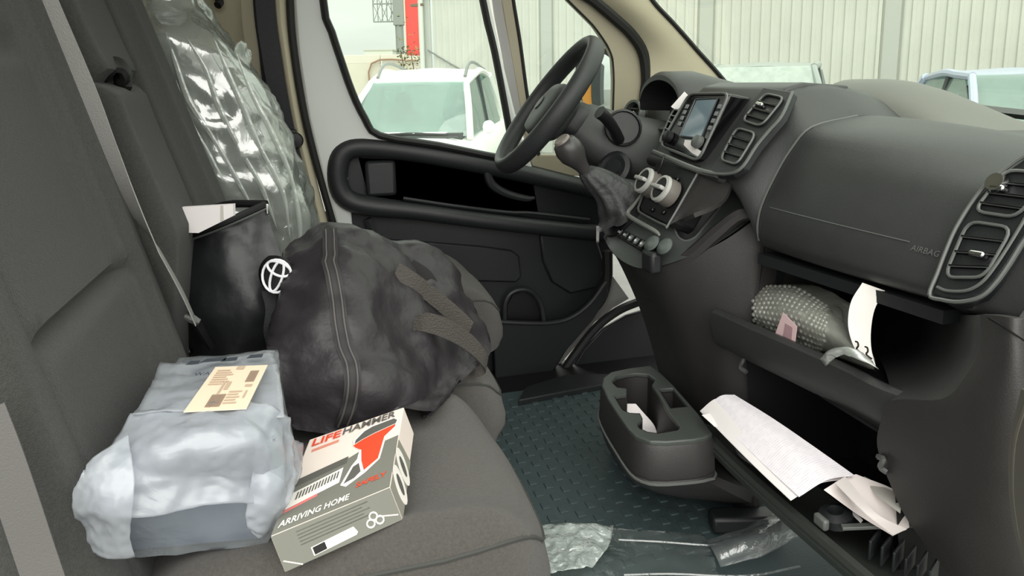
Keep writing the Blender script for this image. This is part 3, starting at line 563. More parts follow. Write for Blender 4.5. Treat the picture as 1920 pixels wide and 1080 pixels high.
# far left vent
lc = A(1186, 214, Y=.74)
lathe('side_vent', [(.045, -.02), (.052, 0), (.05, .008), (.042, .006), (.04, -.015)], lc, (-.95, -.2, .25), trimline, dash, caps=False, n=20)
for k in (-.02, 0, .02): box('side_vent_slat', lc+np.array([0, 0, k]), (.012, .075, .004), black, dash, bevel=0)
lathe('side_vent_back', [(0, -.02), (.045, -.02), (.045, -.03), (0, -.03)], lc, (-.95, -.2, .25), black, dash)

def roundloop(c4, rad=.25, n=5):
    c4 = [np.array(c, float) for c in c4]; out = []
    for i in range(4):
        p, c, q = c4[i-1], c4[i], c4[(i+1) % 4]; a, b = c+(p-c)*rad, c+(q-c)*rad
        for t in np.linspace(0, 1, n): out.append((1-t)**2*a+2*t*(1-t)*c+t*t*b)
    return out
def vent(c4, slats, parent, tab=None, r=.0027):
    """air vent cell: corner points TL TR BR BL on the face; frame, back plate, louvres"""
    TL, TR, BR, BL = [np.array(c, float) for c in c4]; n = unit(np.cross(TR-TL, BL-TL)); n = n if n @ (CAM-TL) > 0 else -n
    loop = roundloop(c4)
    fr = tube('vent_frame', loop, r, trimline, parent, sub=1, n=6, closed=True)
    bk = prism('vent_back', [p-n*.006-unit(np.cross(n, TR-TL))*0 for p in loop], -n*.004, mat('vent_void', (6, 6, 8), .9, spec=.1), parent, smooth=False)
    wallr = [loop, [p-n*.012 for p in loop]]
    loft('vent_duct', wallr, gloss, parent, caps=False)
    for f in slats:
        a, b = TL*(1-f)+BL*f, TR*(1-f)+BR*f
        c = (a+b)/2-n*.001; box('vent_slat', c, (np.linalg.norm(b-a)*.99, .008, .0025), gloss, parent, ax=(unit(b-a), n*.9+unit(TL-BL)*.3, np.cross(unit(b-a), n)), bevel=.0006)
        tube('slat_edge', [a+n*.001, b+n*.001], .0013, trimline, parent, n=5)
    if tab is not None:
        f, g = tab; a = (TL*(1-f)+BL*f)*(1-g)+(TR*(1-f)+BR*f)*g
        box('vent_tab', a+n*.003, (np.linalg.norm(TR-TL)*.34, .014, .009), chrome, parent, ax=(unit(TR-TL), n, np.cross(unit(TR-TL), n)), bevel=.003)
# passenger end vent
VP = ((1.132, -.74, .716), unit((-.885, -.0, .466)))
vp = lambda x, y, d=0: A(x, y, P=(np.array(VP[0])+np.array(VP[1])*d, VP[1]))
out_ = [(1743, 553), (1758, 512), (1772, 475), (1793, 427), (1827, 373), (1860, 337), (1925, 290), (1990, 270), (2010, 330), (1960, 400), (1920, 452), (1893, 495), (1868, 530), (1840, 556), (1800, 566), (1765, 562)]
bez = prism('end_vent_housing', [vp(x, y, .012) for x, y in out_], np.array(VP[1])*-.06, plastic_d, dash, bevel=.006)
tube('bezel_line', [vp(x, y, .014) for x, y in out_], .0032, trimline, dash, closed=True, n=6)
tube('bezel_line', [vp(x, y, .016) for x, y in [(1757, 538), (1775, 545), (1810, 545), (1838, 532), (1862, 505), (1895, 455), (1925, 405)]], .0025, trimline, dash, n=6)
ev = [vp(x, y, .016) for x, y in [(1815, 414), (1899, 427), (1846, 520), (1770, 520)]]
vent(ev, (.28, .55, .8), bez, (.58, .62))
vent([vp(x, y, .016) for x, y in [(1885, 318), (1975, 325), (1905, 408), (1826, 396)]], (.3, .55, .8), bez, (.45, .2))
lathe('bezel_button', [(0, .006), (.014, .006), (.016, .0), (.016, -.004)], vp(1868, 343, .02), VP[1], chrome, bez, n=16)
# radio and centre vents pod
PP = ((1.052, 0, .833), unit((-.745, 0, .667)))
pp = lambda x, y, d=0: A(x, y, P=(np.array(PP[0])+np.array(PP[1])*d, PP[1]))
pod = prism('centre_pod', [(1.214, .135, 1.014), (1.183, .135, .980), (1.133, .135, .917), (1.083, .135, .855), (1.050, .135, .831), (1.054, .135, .815), (1.08, .135, .80), (1.30, .135, .79), (1.38, .135, 1.015), (1.26, .135, 1.024)], (0, -.355, 0), plastic, dash, bevel=.008, seg=3)
pbz = [(1432, 163), (1486, 171), (1466, 217), (1442, 245), (1418, 274), (1393, 312), (1371, 325), (1342, 326), (1328, 320), (1345, 296), (1372, 244), (1400, 200)]
prism('centre_vent_plate', [pp(x, y, .006) for x, y in pbz], -np.array(PP[1])*.02, plastic_d, dash, bevel=.003)
tube('bezel_line', [pp(x, y, .008) for x, y in [(1486, 172), (1466, 217), (1442, 245), (1418, 274), (1393, 312), (1371, 325), (1342, 326), (1318, 322)]], .0035, trimline, dash, n=6)
vent([pp(x, y, .010) for x, y in [(1435, 175), (1471, 183), (1427, 237), (1391, 225)]], (.3, .55, .8), pod, (.42, .3))
vent([pp(x, y, .010) for x, y in [(1381, 239), (1418, 250), (1382, 309), (1350, 299)]], (.28, .52, .76), pod)
vent([pp(x, y, .010) for x, y in [(1262, 205), (1282, 208), (1252, 272), (1236, 266)]], (.2, .4, .6, .8), pod)
RP = ((1.060, 0, .852), unit((-.892, 0, .452)))
rp = lambda x, y, d=0: A(x, y, P=(np.array(RP[0])+np.array(RP[1])*d, RP[1]))
rad = prism('radio', [rp(x, y, .0) for x, y in [(1292, 176), (1368, 175), (1309, 301), (1237, 272)]], (.10, 0, -.02), gloss, dash, bevel=.006, seg=3)
tube('radio_bezel', roundloop([rp(x, y, .002) for x, y in [(1292, 176), (1368, 175), (1310, 302), (1237, 273)]], .14), .0038, trimline, rad, sub=1, closed=True, n=6)
prism('screen', [rp(x, y, .003) for x, y in [(1306, 188), (1344, 186), (1313, 258), (1276, 254)]], np.array(RP[1])*-.004, mat('screen_glass', (120, 138, 148), .08, spec=.8), rad, smooth=False)
tube('screen_edge', roundloop([rp(x, y, .003) for x, y in [(1304, 186), (1346, 184), (1314, 260), (1274, 256)]], .05), .0016, mat('screen_rim', (70, 74, 76), .3), rad, sub=1, closed=True, n=5)
for k in range(4):
    for (xa, ya), (xb, yb) in (((1288, 200), (1274, 232)), ((1349, 200), (1331, 240))):
        box('radio_button', rp(xa+(xb-xa)*k/3, ya+(yb-ya)*k/3, .003), (.004, .013, .011), mat('button_print', (120, 124, 126), .5), rad, ax=(RP[1], (0, 1, 0), np.cross(RP[1], (0, 1, 0))), bevel=.001)
for x, y in ((1256, 258), (1312, 268)):
    lathe('radio_knob', [(.016, 0), (.015, .014), (.012, .016), (0, .016)], rp(x, y, .002), RP[1], black if x < 1300 else trimline, rad, n=18)
prism('radio_white_patch', [rp(x, y, .004) for x, y in [(1284, 262), (1304, 264), (1302, 276), (1316, 284), (1310, 294), (1296, 286), (1282, 272)]], np.array(RP[1])*-.002, paper, rad, smooth=False)  # flat white patch low on the radio face
tube('pod_lower_edge', [A(1226, 285, X=1.045), A(1250, 295, X=1.043), A(1290, 312, X=1.043), A(1318, 322, X=1.046), A(1345, 328, X=1.05)], .007, trimline, dash, n=8)
tube('charging_cable', [A(1246, 290, X=1.03), A(1238, 315, X=1.02), A(1228, 338, X=1.02)], .0022, black, dash, n=6)
# climate panel
CPn = unit((-.86, 0, .51)); CP = ((1.0, 0, .74), CPn)
cp = lambda x, y, d=0: A(x, y, P=(np.array(CP[0])+CPn*d, CPn))
cl_ = prism('climate_panel', [cp(x, y) for x, y in [(1232, 300), (1315, 310), (1258, 412), (1248, 420), (1202, 398), (1199, 388)]], (.06, 0, -.03), black, dash, bevel=.004)
tube('climate_edge', [cp(x, y, .003) for x, y in [(1222, 325), (1200, 380), (1197, 392), (1203, 400), (1246, 422), (1256, 416), (1312, 318)]], .003, trimline, dash, n=6)
for x, y in ((1226, 349), (1259, 365)):
    c = cp(x, y, .004)
    kn = lathe('climate_dial', [(.034, 0), (.034, .012), (.031, .03), (.024, .034), (0, .034)], c, CPn, mat('dial_satin', (112, 107, 102), .3), cl_, n=24)
    lathe('dial_ring', [(.026, .0335), (.033, .031), (.0345, .028), (.033, .036), (.027, .038), (.026, .0335)], c, CPn, mat('bright_ring', (168, 168, 164), .3), cl_, caps=False, n=24)
    lathe('dial_face', [(.027, .034), (.026, .036), (0, .036)], c, CPn, black, cl_, n=20)
    box('dial_grip', c+CPn*.042, (.010, .05, .014), mat('bright_ring', (168, 168, 164), .3), cl_, ax=(unit(np.cross(CPn, (0, 1, 0))), (0, 1, 0), CPn), bevel=.003)
for x, y in ((1222, 392), (1243, 397), (1268, 336), (1240, 330)): box('climate_button', cp(x, y, .003), (.006, .016, .012), gloss, cl_, ax=(CPn, (0, 1, 0), np.cross(CPn, (0, 1, 0))))
sheet('console_side', patch([[cp(1316, 312), A(1345, 335, Y=-.20), A(1372, 345, Y=-.235)], [cp(1285, 365), A(1318, 372, Y=-.19), A(1352, 378, Y=-.235)], [cp(1250, 424), A(1275, 412, Y=-.15), A(1300, 400, Y=-.2)]], 5, 5), .01, plastic_w, dash)
tube('console_frame', [cp(x, y, .004) for x, y in [(1212, 352), (1188, 385), (1178, 397), (1182, 407), (1226, 432), (1236, 440)]], [.003, .0045, .006, .006, .0055, .003], mat('console_frame', (128, 130, 126), .35), dash, n=8)
# console shelf under the climate panel
Lc = lambda x, y, z: np.array([x, y, z])
ctop = patch([
 [Lc(.938, .145, .625), Lc(.925, .06, .607), Lc(.925, -.03, .597), Lc(.945, -.10, .600), Lc(1.00, -.165, .632), Lc(1.07, -.215, .682), Lc(1.15, -.24, .745)],
 [Lc(.955, .145, .655), Lc(.945, .06, .637), Lc(.945, -.03, .627), Lc(.965, -.09, .630), Lc(1.015, -.15, .655), Lc(1.085, -.19, .70), Lc(1.155, -.215, .757)],
 [Lc(.985, .145, .70), Lc(.970, .06, .675), Lc(.968, -.03, .665), Lc(.985, -.085, .665), Lc(1.03, -.13, .685), Lc(1.09, -.16, .715), Lc(1.16, -.18, .765)],
 [Lc(1.05, .145, .78), Lc(1.02, .06, .735), Lc(1.01, -.03, .71), Lc(1.02, -.075, .71), Lc(1.06, -.11, .73), Lc(1.11, -.13, .76), Lc(1.17, -.15, .80)]], 4, 4)
wl_o = [(1264, 418), (1272, 400), (1296, 387), (1328, 378), (1348, 379), (1350, 388), (1340, 402), (1320, 426), (1304, 445), (1286, 452), (1272, 445), (1266, 432)]
def inpoly(x, y, P):
    c = False
    for i in range(len(P)):
        (x1, y1), (x2, y2) = P[i-1], P[i]
        if (y1 > y) != (y2 > y) and x < (x2-x1)*(y-y1)/(y2-y1)+x1: c = not c
    return c
def pix(p): v = np.array(p)-CAM; return PX+F*(v @ cr_)/(v @ cf), PY-F*(v @ cu)/(v @ cf)
ctop = np.stack([crs(ctop[:, j], 3) for j in range(ctop.shape[1])], 1); ctop = np.stack([crs(ctop[i], 3) for i in range(ctop.shape[0])], 0)
R_, C_ = ctop.shape[:2]; fc_ = [f for f in gfaces(R_, C_) if not inpoly(*pix(ctop.reshape(-1, 3)[list(f)].mean(0)), wl_o)]
con = M('console_shelf', ctop.reshape(-1, 3), fc_, mat('console_grey', (66, 70, 68), .42, bump=.08, bscale=400), dash)
def onshelf(x, y):
    P_ = ctop.reshape(-1, 3); v = P_-CAM; d = np.hypot(PX+F*(v @ cr_)/(v @ cf)-x, PY-F*(v @ cu)/(v @ cf)-y); k = np.argmin(d); t = ((P_[k]-CAM) @ cf); return CAM+ray(x, y)*t
tube('console_rim', [A(1137, 446, Y=.13), A(1152, 470, Y=.08), A(1180, 490, Y=.0), A(1210, 503, Y=-.06), A(1240, 503, Y=-.11), A(1292, 482, Y=-.16), A(1345, 436, Y=-.205), A(1382, 406, Y=-.235), A(1407, 400, Y=-.25)], [.007, .008, .009, .011, .015, .018, .018, .016, .015], plastic_w, dash, n=8)
CS = ((.945, 0, .633), unit((-.8, 0, .6)))
csf = lambda x, y, d=0: A(x, y, P=(np.array(CS[0])+CS[1]*d, CS[1]))
sw = prism('switch_row', [csf(x, y, .008) for x, y in [(1153, 432), (1160, 427), (1212, 452), (1210, 464), (1198, 468), (1156, 444)]], np.array(CS[1])*-.02, black, dash, bevel=.003)
for k in range(5):
    c = csf(1163+10.5*k, 436+5.6*k, .010)
    b_ = box('switch', c, (.008, .017, .02), gloss, sw, ax=(CS[1], (0, 1, 0), np.cross(CS[1], (0, 1, 0))), bevel=.002)
    box('switch_mark', c+CS[1]*.005, (.002, .008, .006), chrome, sw, ax=(CS[1], (0, 1, 0), np.cross(CS[1], (0, 1, 0))), bevel=0)
for x, y in ((1222, 456), (1246, 462)):
    loft('power_socket', [[csf(x, y, h)+np.array([0, 1, 0])*.028*k*math.cos(a)+np.cross(CS[1], (0, 1, 0))*.02*k*math.sin(a) for a in np.linspace(0, 2*math.pi, 18, endpoint=False)] for k, h in ((1.1, -.02), (1.1, .012), (.95, .02), (.5, .024), (.1, .024))], mat('socket_cap', (96, 102, 100), .3), dash)
box('socket_block', csf(1222, 490, -.0), (.03, .055, .05), plastic_d, dash, bevel=.008)
# cup recess between shelf and rim: a walled well
wtop = [onshelf(x, y) for x, y in wl_o]; ctr_ = np.mean(wtop, 0)
loft('cup_well', [[p+(p-ctr_)*.05 for p in wtop], [p for p in wtop], [p*.95+ctr_*.05+np.array([.03, 0, -.07]) for p in wtop], [ctr_+np.array([.03, 0, -.072])+(p-ctr_)*.02 for p in wtop]], mat('well_grey', (44, 44, 46), .5), dash, caps=False)
tube('cup_well_rim', wtop, .003, trimline, dash, sub=2, closed=True, n=6)
# column below the console
colm = patch([
 [Lc(.94, .14, .62), Lc(.932, .0, .60), Lc(.955, -.10, .60), Lc(1.01, -.17, .635), Lc(1.08, -.22, .685), Lc(1.16, -.245, .748)],
 [Lc(.985, .13, .54), Lc(.99, .0, .52), Lc(1.0, -.10, .515), Lc(1.03, -.17, .55), Lc(1.08, -.225, .58), Lc(1.13, -.262, .62)],
 [Lc(1.04, .11, .40), Lc(1.05, .0, .38), Lc(1.055, -.10, .37), Lc(1.065, -.17, .40), Lc(1.08, -.225, .41), Lc(1.12, -.265, .42)],
 [Lc(1.09, .10, .22), Lc(1.10, .0, .20), Lc(1.10, -.10, .2), Lc(1.10, -.17, .2), Lc(1.105, -.225, .2), Lc(1.13, -.265, .2)],
 [Lc(1.14, .09, .0), Lc(1.15, .0, .0), Lc(1.15, -.10, .0), Lc(1.15, -.17, .0), Lc(1.15, -.225, .0), Lc(1.16, -.265, .0)]], 5, 4)
sheet('lower_column', colm, .012, plastic_w, dash, away=(1, 0, 0))
prism('column_filler', [(1.17, .10, .5), (1.17, -.26, .5), (1.20, -.27, .80), (1.20, .10, .80)], (.02, 0, 0), plastic_d, dash)
tube('column_seam', [A(1212, 556, X=1.0), A(1262, 590, X=1.03), A(1318, 640, X=1.062)], .0025, black, dash, n=5)
sheet('driver_knee_panel', patch([[Lc(1.24, .80, .70), Lc(1.22, .45, .70), Lc(1.20, .16, .72)], [Lc(1.30, .80, .5), Lc(1.28, .45, .5), Lc(1.22, .15, .5)], [Lc(1.40, .80, .2), Lc(1.40, .45, .2), Lc(1.30, .13, .2)]], 4, 4), .012, plastic_d, dash)
# passenger tray: floor, back, lip and right-hand sweep
lipz = .522
lip_c = [(1.045, -.225), (1.062, -.35), (1.082, -.48), (1.095, -.58), (1.098, -.66)]
lipU = crs([np.array([x, y, lipz]) for x, y in lip_c]+[np.array([1.118, -.715, .520])], 5)
lipL = crs([np.array([x+.012, y, lipz-.075]) for x, y in lip_c]+[np.array([1.118, -.715, .44])], 5)
lipI = lipU+np.array([.022, .0, .004]); lipB = crs([np.array([x+.05, y, lipz-.045]) for x, y in lip_c]+[np.array([1.14, -.70, .48])], 5)
sheet('tray_lip', np.stack([lipB, lipI*.5+lipB*.5+np.array([0, 0, .008]), lipI, lipU*.5+lipI*.5+np.array([0, 0, .004]), lipU, lipU*.72+lipL*.28-np.array([.004, 0, 0]), lipU*.4+lipL*.6-np.array([.003, 0, 0]), lipL], 1), .010, plastic, dash, away=(.6, 0, -.5))
sheet('tray_floor', np.stack([lipB, lipB*np.array([0, 1, 1])+np.array([1.25, 0, -.005]), lipB*np.array([0, 1, 1])+np.array([1.36, 0, 0])], 1), .01, plastic_d, dash, away=(0, 0, -1))
prism('tray_back', [(1.35, -.22, .46), (1.35, -.86, .46), (1.35, -.86, .70), (1.35, -.22, .70)], (.01, 0, 0), black, dash, smooth=False)
prism('tray_end', [(1.125, -.262, .50), (1.36, -.262, .46), (1.36, -.262, .70), (1.16, -.262, .70)], (0, .01, 0), plastic_w, dash)
strap('pad_underside', [(1.125, -.31, .672), (1.15, -.52, .672), (1.165, -.74, .676)], .05, .022, (1, 0, 0), plastic_d, dash)
# lower right panel next to the door
RX = [[1.115, 1.095, 1.095, 1.13], [1.10, 1.085, 1.085, 1.12], [1.09, 1.078, 1.08, 1.115], [1.083, 1.073, 1.077, 1.11], [1.093, 1.074, 1.075, 1.11], [1.093, 1.074, 1.075, 1.11], [1.094, 1.075, 1.076, 1.11], [1.095, 1.082, 1.085, 1.12], [1.11, 1.095, 1.10, 1.13], [1.13, 1.12, 1.12, 1.14]]
RPX = [[(1838, 590), (1872, 592), (1905, 598), (1940, 606)], [(1837, 650), (1868, 655), (1905, 665), (1945, 675)], [(1812, 702), (1850, 712), (1900, 722), (1950, 730)], [(1766, 748), (1820, 766), (1890, 776), (1955, 785)], [(1668, 752), (1780, 806), (1880, 822), (1955, 832)], [(1650, 795), (1768, 840), (1875, 858), (1952, 868)], [(1645, 838), (1760, 872), (1870, 890), (1950, 900)], [(1668, 905), (1770, 930), (1870, 945), (1945, 950)], [(1708, 985), (1790, 1000), (1880, 1010), (1950, 1020)], [(1795, 1095), (1840, 1098), (1900, 1100), (1960, 1110)]]
RG = [[A(*p, X=x) for p, x in zip(r, xr)] for r, xr in zip(RPX, RX)]
sheet('end_panel', patch(RG, 5, 5), .012, plastic_w, dash, away=(1, .0, 0))
sweep = [[RG[k][0] for k in range(5)], [RG[k][0]*.6+A(*p, X=1.15)*.4+np.array([-.006, 0, 0]) for k, p in enumerate([(1812, 590), (1808, 640), (1788, 682), (1745, 715), (1690, 728)])], [A(*p, X=1.20) for p in [(1790, 590), (1782, 630), (1762, 665), (1715, 690), (1660, 695)]], [A(*p, X=1.36) for p in [(1730, 585), (1725, 620), (1712, 640), (1680, 655), (1640, 655)]]]
sheet('tray_sweep', patch(sweep, 5, 5), .008, plastic, dash, away=(.2, -1, -.3))
strap('end_seam', [A(1852, 596, X=1.085), A(1885, 616, X=1.085), A(1925, 642, X=1.09)], .003, .001, (0, .3, 1), black, dash)
endp = patch([[onprof(-.885, 4, .0), onprof(-.93, 4, -.03)], [onprof(-.885, 7), onprof(-.935, 7, -.02)], [Lc(1.10, -.88, .69), Lc(1.14, -.945, .69)], [Lc(1.095, -.885, .66), Lc(1.14, -.955, .66)]], 5, 3)
sheet('end_cap', endp, .012, plastic_w, dash, away=(1, 0, 0))
tube('end_trim', [A(1924, 760, X=1.0), A(1905, 830, X=1.0), A(1901, 920, X=1.0), A(1911, 1000, X=1.0), A(1928, 1070, X=1.0)], .003, mat('end_trim_grey', (84, 81, 73), .6), dash, n=6)
strap('end_trim_panel', [A(1945, 740, X=1.0), A(1924, 830, X=1.0), A(1920, 920, X=1.0), A(1930, 1005, X=1.0), A(1950, 1080, X=1.0)], .035, .01, (.2, -1, 0), mat('end_trim_panel', (62, 60, 54), .6), dash)
prism('end_side', [(1.13, -.945, .05), (1.13, -.945, .66), (1.16, -.935, .72), (1.24, -.92, .86), (1.36, -.91, .905), (1.76, -.90, .90), (1.76, -.945, .05)], (0, -.012, 0), plastic_d, dash)
# glovebox cavity and open lid
gb = M('glovebox_bin', [(1.10, -.28, .445), (1.10, -.70, .445), (1.42, -.70, .46), (1.42, -.28, .46), (1.13, -.28, .16), (1.13, -.72, .16), (1.42, -.70, .14), (1.42, -.28, .14)], [(0, 1, 2, 3), (4, 5, 6, 7), (2, 3, 7, 6), (0, 3, 7, 4), (1, 2, 6, 5)], mat('bin_black', (18, 18, 20), .6), dash, smooth=False)
for x, y in ((1392, 680), (1655, 868)):
    tube('hinge_clip', [A(x-8, y-12, X=1.09), A(x+2, y-6, X=1.085), A(x-4, y+8, X=1.085), A(x+8, y+18, X=1.09)], .005, mat('clip_grey', (84, 84, 84), .4), dash, n=6)
lid0 = [A(1283, 770, X=1.0), A(1360, 850, X=.998), A(1450, 932, X=.995), A(1550, 1018, X=.995), A(1640, 1095, X=.995)]
lid1 = [np.array([1.17, p[1]-.02, .205]) for p in lid0]
lid0 = crs(lid0, 5); lid1 = crs(lid1, 5)
LG = np.stack([lid0+np.array([0, 0, -.022]), lid0-np.array([.004, 0, .008]), lid0, lid0+np.array([.014, 0, .0]), lid0*.9+lid1*.1-np.array([0, 0, .012]), lid0*.7+lid1*.3-np.array([0, 0, .014]), lid0*.3+lid1*.7-np.array([0, 0, .01]), lid1], 1)
lid = sheet('glovebox_lid', LG, .01, mat('lid_plastic', (50, 53, 50), .42, bump=.06, bscale=400), dash, away=(0, 0, -1))
lathe('latch_boss', [(.03, 0), (.028, .014), (.014, .02), (.012, .006), (0, .006)], A(1568, 975, Z=.272), (-.2, 0, 1), plastic_d, lid, n=16)
box('latch_hook', A(1540, 978, Z=.285), (.012, .03, .02), trimline, lid)
tube('lid_groove', [A(1378, 820, Z=.262), A(1385, 850, Z=.262), A(1415, 872, Z=.262), A(1440, 880, Z=.262)], .0035, trimline, lid, n=6)
box('lid_strap', A(1665, 985, Z=.29), (.15, .012, .006), trimline, lid, ax=(unit((.9, -.35, .1)), unit((.35, .9, 0)), (0, 0, 1)), bevel=.001)
for k in range(6):
    box('lid_rib', A(1640+22*k, 1020+11*k, Z=.262-.004*k), (.004, .05, .035), plastic_d, lid, ax=(unit((.5, -.86, 0)), unit((.86, .5, 0)), (0, 0, 1)), bevel=.001)

# ---------------------------------------------------------------- steering wheel, column, gear lever
wc = np.array([.868, .40, .968]); wu = unit((.61, 0, .79)); wn_ = unit((-.79, .10, .61)); wy = unit(np.cross(wn_, wu)); wy = wy if wy[1] > 0 else -wy
sw_ = thing('steering_wheel', 'black steering wheel tilted before the driver seat', 'steering wheel', wc)
Rw = .217
rimp = [wc+(wu*math.sin(a)+wy*math.cos(a))*Rw for a in np.linspace(0, 2*math.pi, 48, endpoint=False)]
rings = []
for a in np.linspace(0, 2*math.pi, 64, endpoint=False):
    rd = wu*math.sin(a)+wy*math.cos(a)
    rings.append([wc+rd*Rw+rd*.0185*math.cos(b)+wn_*.027*math.sin(b) for b in np.linspace(0, 2*math.pi, 14, endpoint=False)])
rings.append(rings[0])
wheelm = mat('wheel_foam', (43, 45, 46), .5, bump=.12, bscale=350)
loft('rim', rings, wheelm, sw_, caps=False)
hub = [[wc+wn_*h+(wy*.098*k*np.sign(math.cos(a))*abs(math.cos(a))**.7+wu*(.085*k*np.sign(math.sin(a))*abs(math.sin(a))**.7-.012)) for a in np.linspace(0, 2*math.pi, 32, endpoint=False)] for k, h in ((.75, -.07), (.95, -.055), (1.04, -.02), (1.0, .0), (.9, .012), (.55, .02), (.05, .023))]
loft('airbag_cover', hub, mat('wheel_hub', (56, 58, 58), .5, bump=.1, bscale=400), sw_)
for ang in (0, math.pi, -math.pi/2-.42, -math.pi/2+.42):
    rd = wu*math.sin(ang)+wy*math.cos(ang); tube('spoke', [wc+rd*.08-wn_*.03-wu*.01, wc+rd*.14-wn_*.028-wu*.008, wc+rd*.213-wn_*.006], [.03, .024, .018], plastic_d, sw_, ry=[.014, .012, .010], up=wn_)
lathe('hub_emblem', [(0, .002), (.022, .002), (.022, .0), (0, 0)], wc+wn_*.024-wu*.01, wn_, trimline, sw_)
scw = thing('steering_column', 'grey steering column shroud with stalk and ignition lock', 'steering column', (1.05, .38, .8))
def cring(c, a, b): return [np.array(c)+wy*a*np.sign(math.cos(t))*abs(math.cos(t))**.6+wu*b*np.sign(math.sin(t))*abs(math.sin(t))**.6 for t in np.linspace(0, 2*math.pi, 28, endpoint=False)]
loft('shroud', [cring((.93, .40, .925), .07, .05), cring((.955, .40, .915), .085, .065), cring((1.02, .40, .875), .11, .085), cring((1.12, .395, .835), .135, .105), cring((1.24, .39, .80), .15, .12), cring((1.36, .39, .77), .15, .12)], mat('shroud_grey', (68, 70, 69), .5, bump=.1, bscale=400), scw)
loft('switch_collar', [cring((.895, .40, .943), .06, .045), cring((.93, .40, .925), .085, .06), cring((.955, .40, .912), .085, .062)], plastic_d, scw)
sp = A(1158, 250, Y=.27)
lathe('stalk_socket', [(.053, -.002), (.052, .012), (.046, .014), (.044, .007), (0, .006)], A(1168, 240, Y=.282), (-.2, -1, .25), black, scw, n=20, caps=False)
tube('wiper_stalk', [A(1160, 262, Y=.27), A(1150, 240, Y=.23), A(1134, 219, Y=.21), A(1124, 210, Y=.205)], [.017, .015, .017, .019], black, scw, n=12)
lathe('ignition_lock', [(.05, -.01), (.052, .006), (.04, .012), (.026, .008), (.024, .016), (0, .016)], A(1152, 317, Y=.255), (-.75, -.5, .45), plastic_d, scw, n=22)
lathe('key_slot', [(.009, 0), (.009, .003), (0, .003)], A(1153, 326, Y=.237), (-.75, -.5, .45), mat('brass', (200, 160, 110), .3, 1), scw, n=12)
gl_ = thing('gear_lever', 'black gear lever with round knob and leather gaiter', 'gear lever', A(1130, 400, Y=.12))
k0 = A(1068, 282, Y=.12); kd = unit(A(1112, 340, Y=.13)-k0)
lathe('knob', [(0, -.038), (.016, -.037), (.030, -.026), (.036, -.006), (.034, .016), (.024, .038), (.018, .055), (.016, .075)], k0, kd, mat('knob_black', (58, 56, 56), .35), gl_, n=24)
lathe('knob_cap', [(0, -.040), (.019, -.0395), (.022, -.036), (.0225, -.033)], k0, kd, mat('cap_grey', (120, 112, 106), .4), gl_, n=20)
g0 = k0+kd*.07; rings = []
bc = np.array([.99, .115, .700])
for t in np.linspace(0, 1, 14):
    c = g0*(1-t)+bc*t+np.array([.03*math.sin(math.pi*t), 0, -.015*math.sin(math.pi*t)]); r0 = .019+(.085-.019)*t**.8
    e1 = unit((0, 1, 0)); nn = unit(kd*(1-t)+np.array([.45, 0, -.7])*t); e2 = unit(np.cross(nn, e1))
    rings.append([c+(e1*math.cos(a)*.75+e2*math.sin(a))*r0*(1+.10*math.sin(5*a+t*3)*t+.07*math.sin(9*a-7*t)+.05*math.sin(14*t)) for a in np.linspace(0, 2*math.pi, 36, endpoint=False)])
loft('gaiter', rings, mat('gaiter_leather', (46, 47, 48), .5, bump=.3, bscale=60), gl_, angle=80)
loft('gaiter_frame', [[bc+np.array([.0, .075*math.cos(a), 0])+unit((.55, 0, .83))*.085*math.sin(a)+d for a in np.linspace(0, 2*math.pi, 24, endpoint=False)] for d in (np.array([-.01, 0, .008]), np.array([.03, 0, -.03]))], black, gl_)
prism('key_tab', [A(x, y, Y=.12) for x, y in [(1118, 424), (1124, 424), (1123, 455), (1118, 455)]], (0, .002, 0), chrome, gl_, smooth=False)
# ---------------------------------------------------------------- seats
def seat_back(name, parent, y0, y1, xf, z0, z1, thick, m, bol=.03, crease=(), inset=None, nu=41, nv=61, yround=.12, near=1.0, far=False, bs=.5, cw=.009):
    """upholstered backrest: xf(z) gives the front face, creases = [(z, depth, umax)], inset = (u, depth) panel seams"""
    yc, hw = (y0+y1)/2, (y1-y0)/2; G = np.zeros((nv, nu, 3)); B = np.zeros((nv, nu, 3))
    for i, z in enumerate(np.linspace(z0, z1, nv)):
        tp = max(0, (z-(z1-.12))/.12); hw_ = hw*(1-.10*tp*tp)
        for j, u in enumerate(np.linspace(-1, 1, nu)):
            s = max(0, (abs(u)-(1-yround))/yround); x = xf(z)+bol*(near if u < 0 else 1)*np.clip((abs(u)-bs)/.25, 0, 1)**1.5-.06*(1-math.sqrt(max(0, 1-s*s)))
            x -= .05*(1-math.sqrt(max(0, 1-tp*tp)))
            ua = u if far else abs(u)
            for cz, cd, cu_ in crease: x -= cd*math.exp(-((z-cz)/cw)**2)*np.clip((cu_-ua)/.08, 0, 1)-cd*.15*math.exp(-((z-cz)/.05)**2)*np.clip((cu_-ua)/.08, 0, 1)
            if inset: x -= inset[1]*math.exp(-((ua-inset[0])/.03)**2)
            G[i, j] = (x, yc+hw_*u, z); B[i, j] = (xf(z)-thick*(1-.35*abs(u)**3), yc+hw_*u, z)
    V = np.concatenate([G.reshape(-1, 3), B.reshape(-1, 3)]); n = nv*nu; f = gfaces(nv, nu)+gfaces(nv, nu, n)
    rim = [j for j in range(nu)]+[i*nu+nu-1 for i in range(1, nv)]+[(nv-1)*nu+j for j in range(nu-2, -1, -1)]+[i*nu for i in range(nv-2, 0, -1)]
    f += [(rim[k], rim[(k+1) % len(rim)], n+rim[(k+1) % len(rim)], n+rim[k]) for k in range(len(rim))]
    return M(name, V, f, m, parent, angle=55)
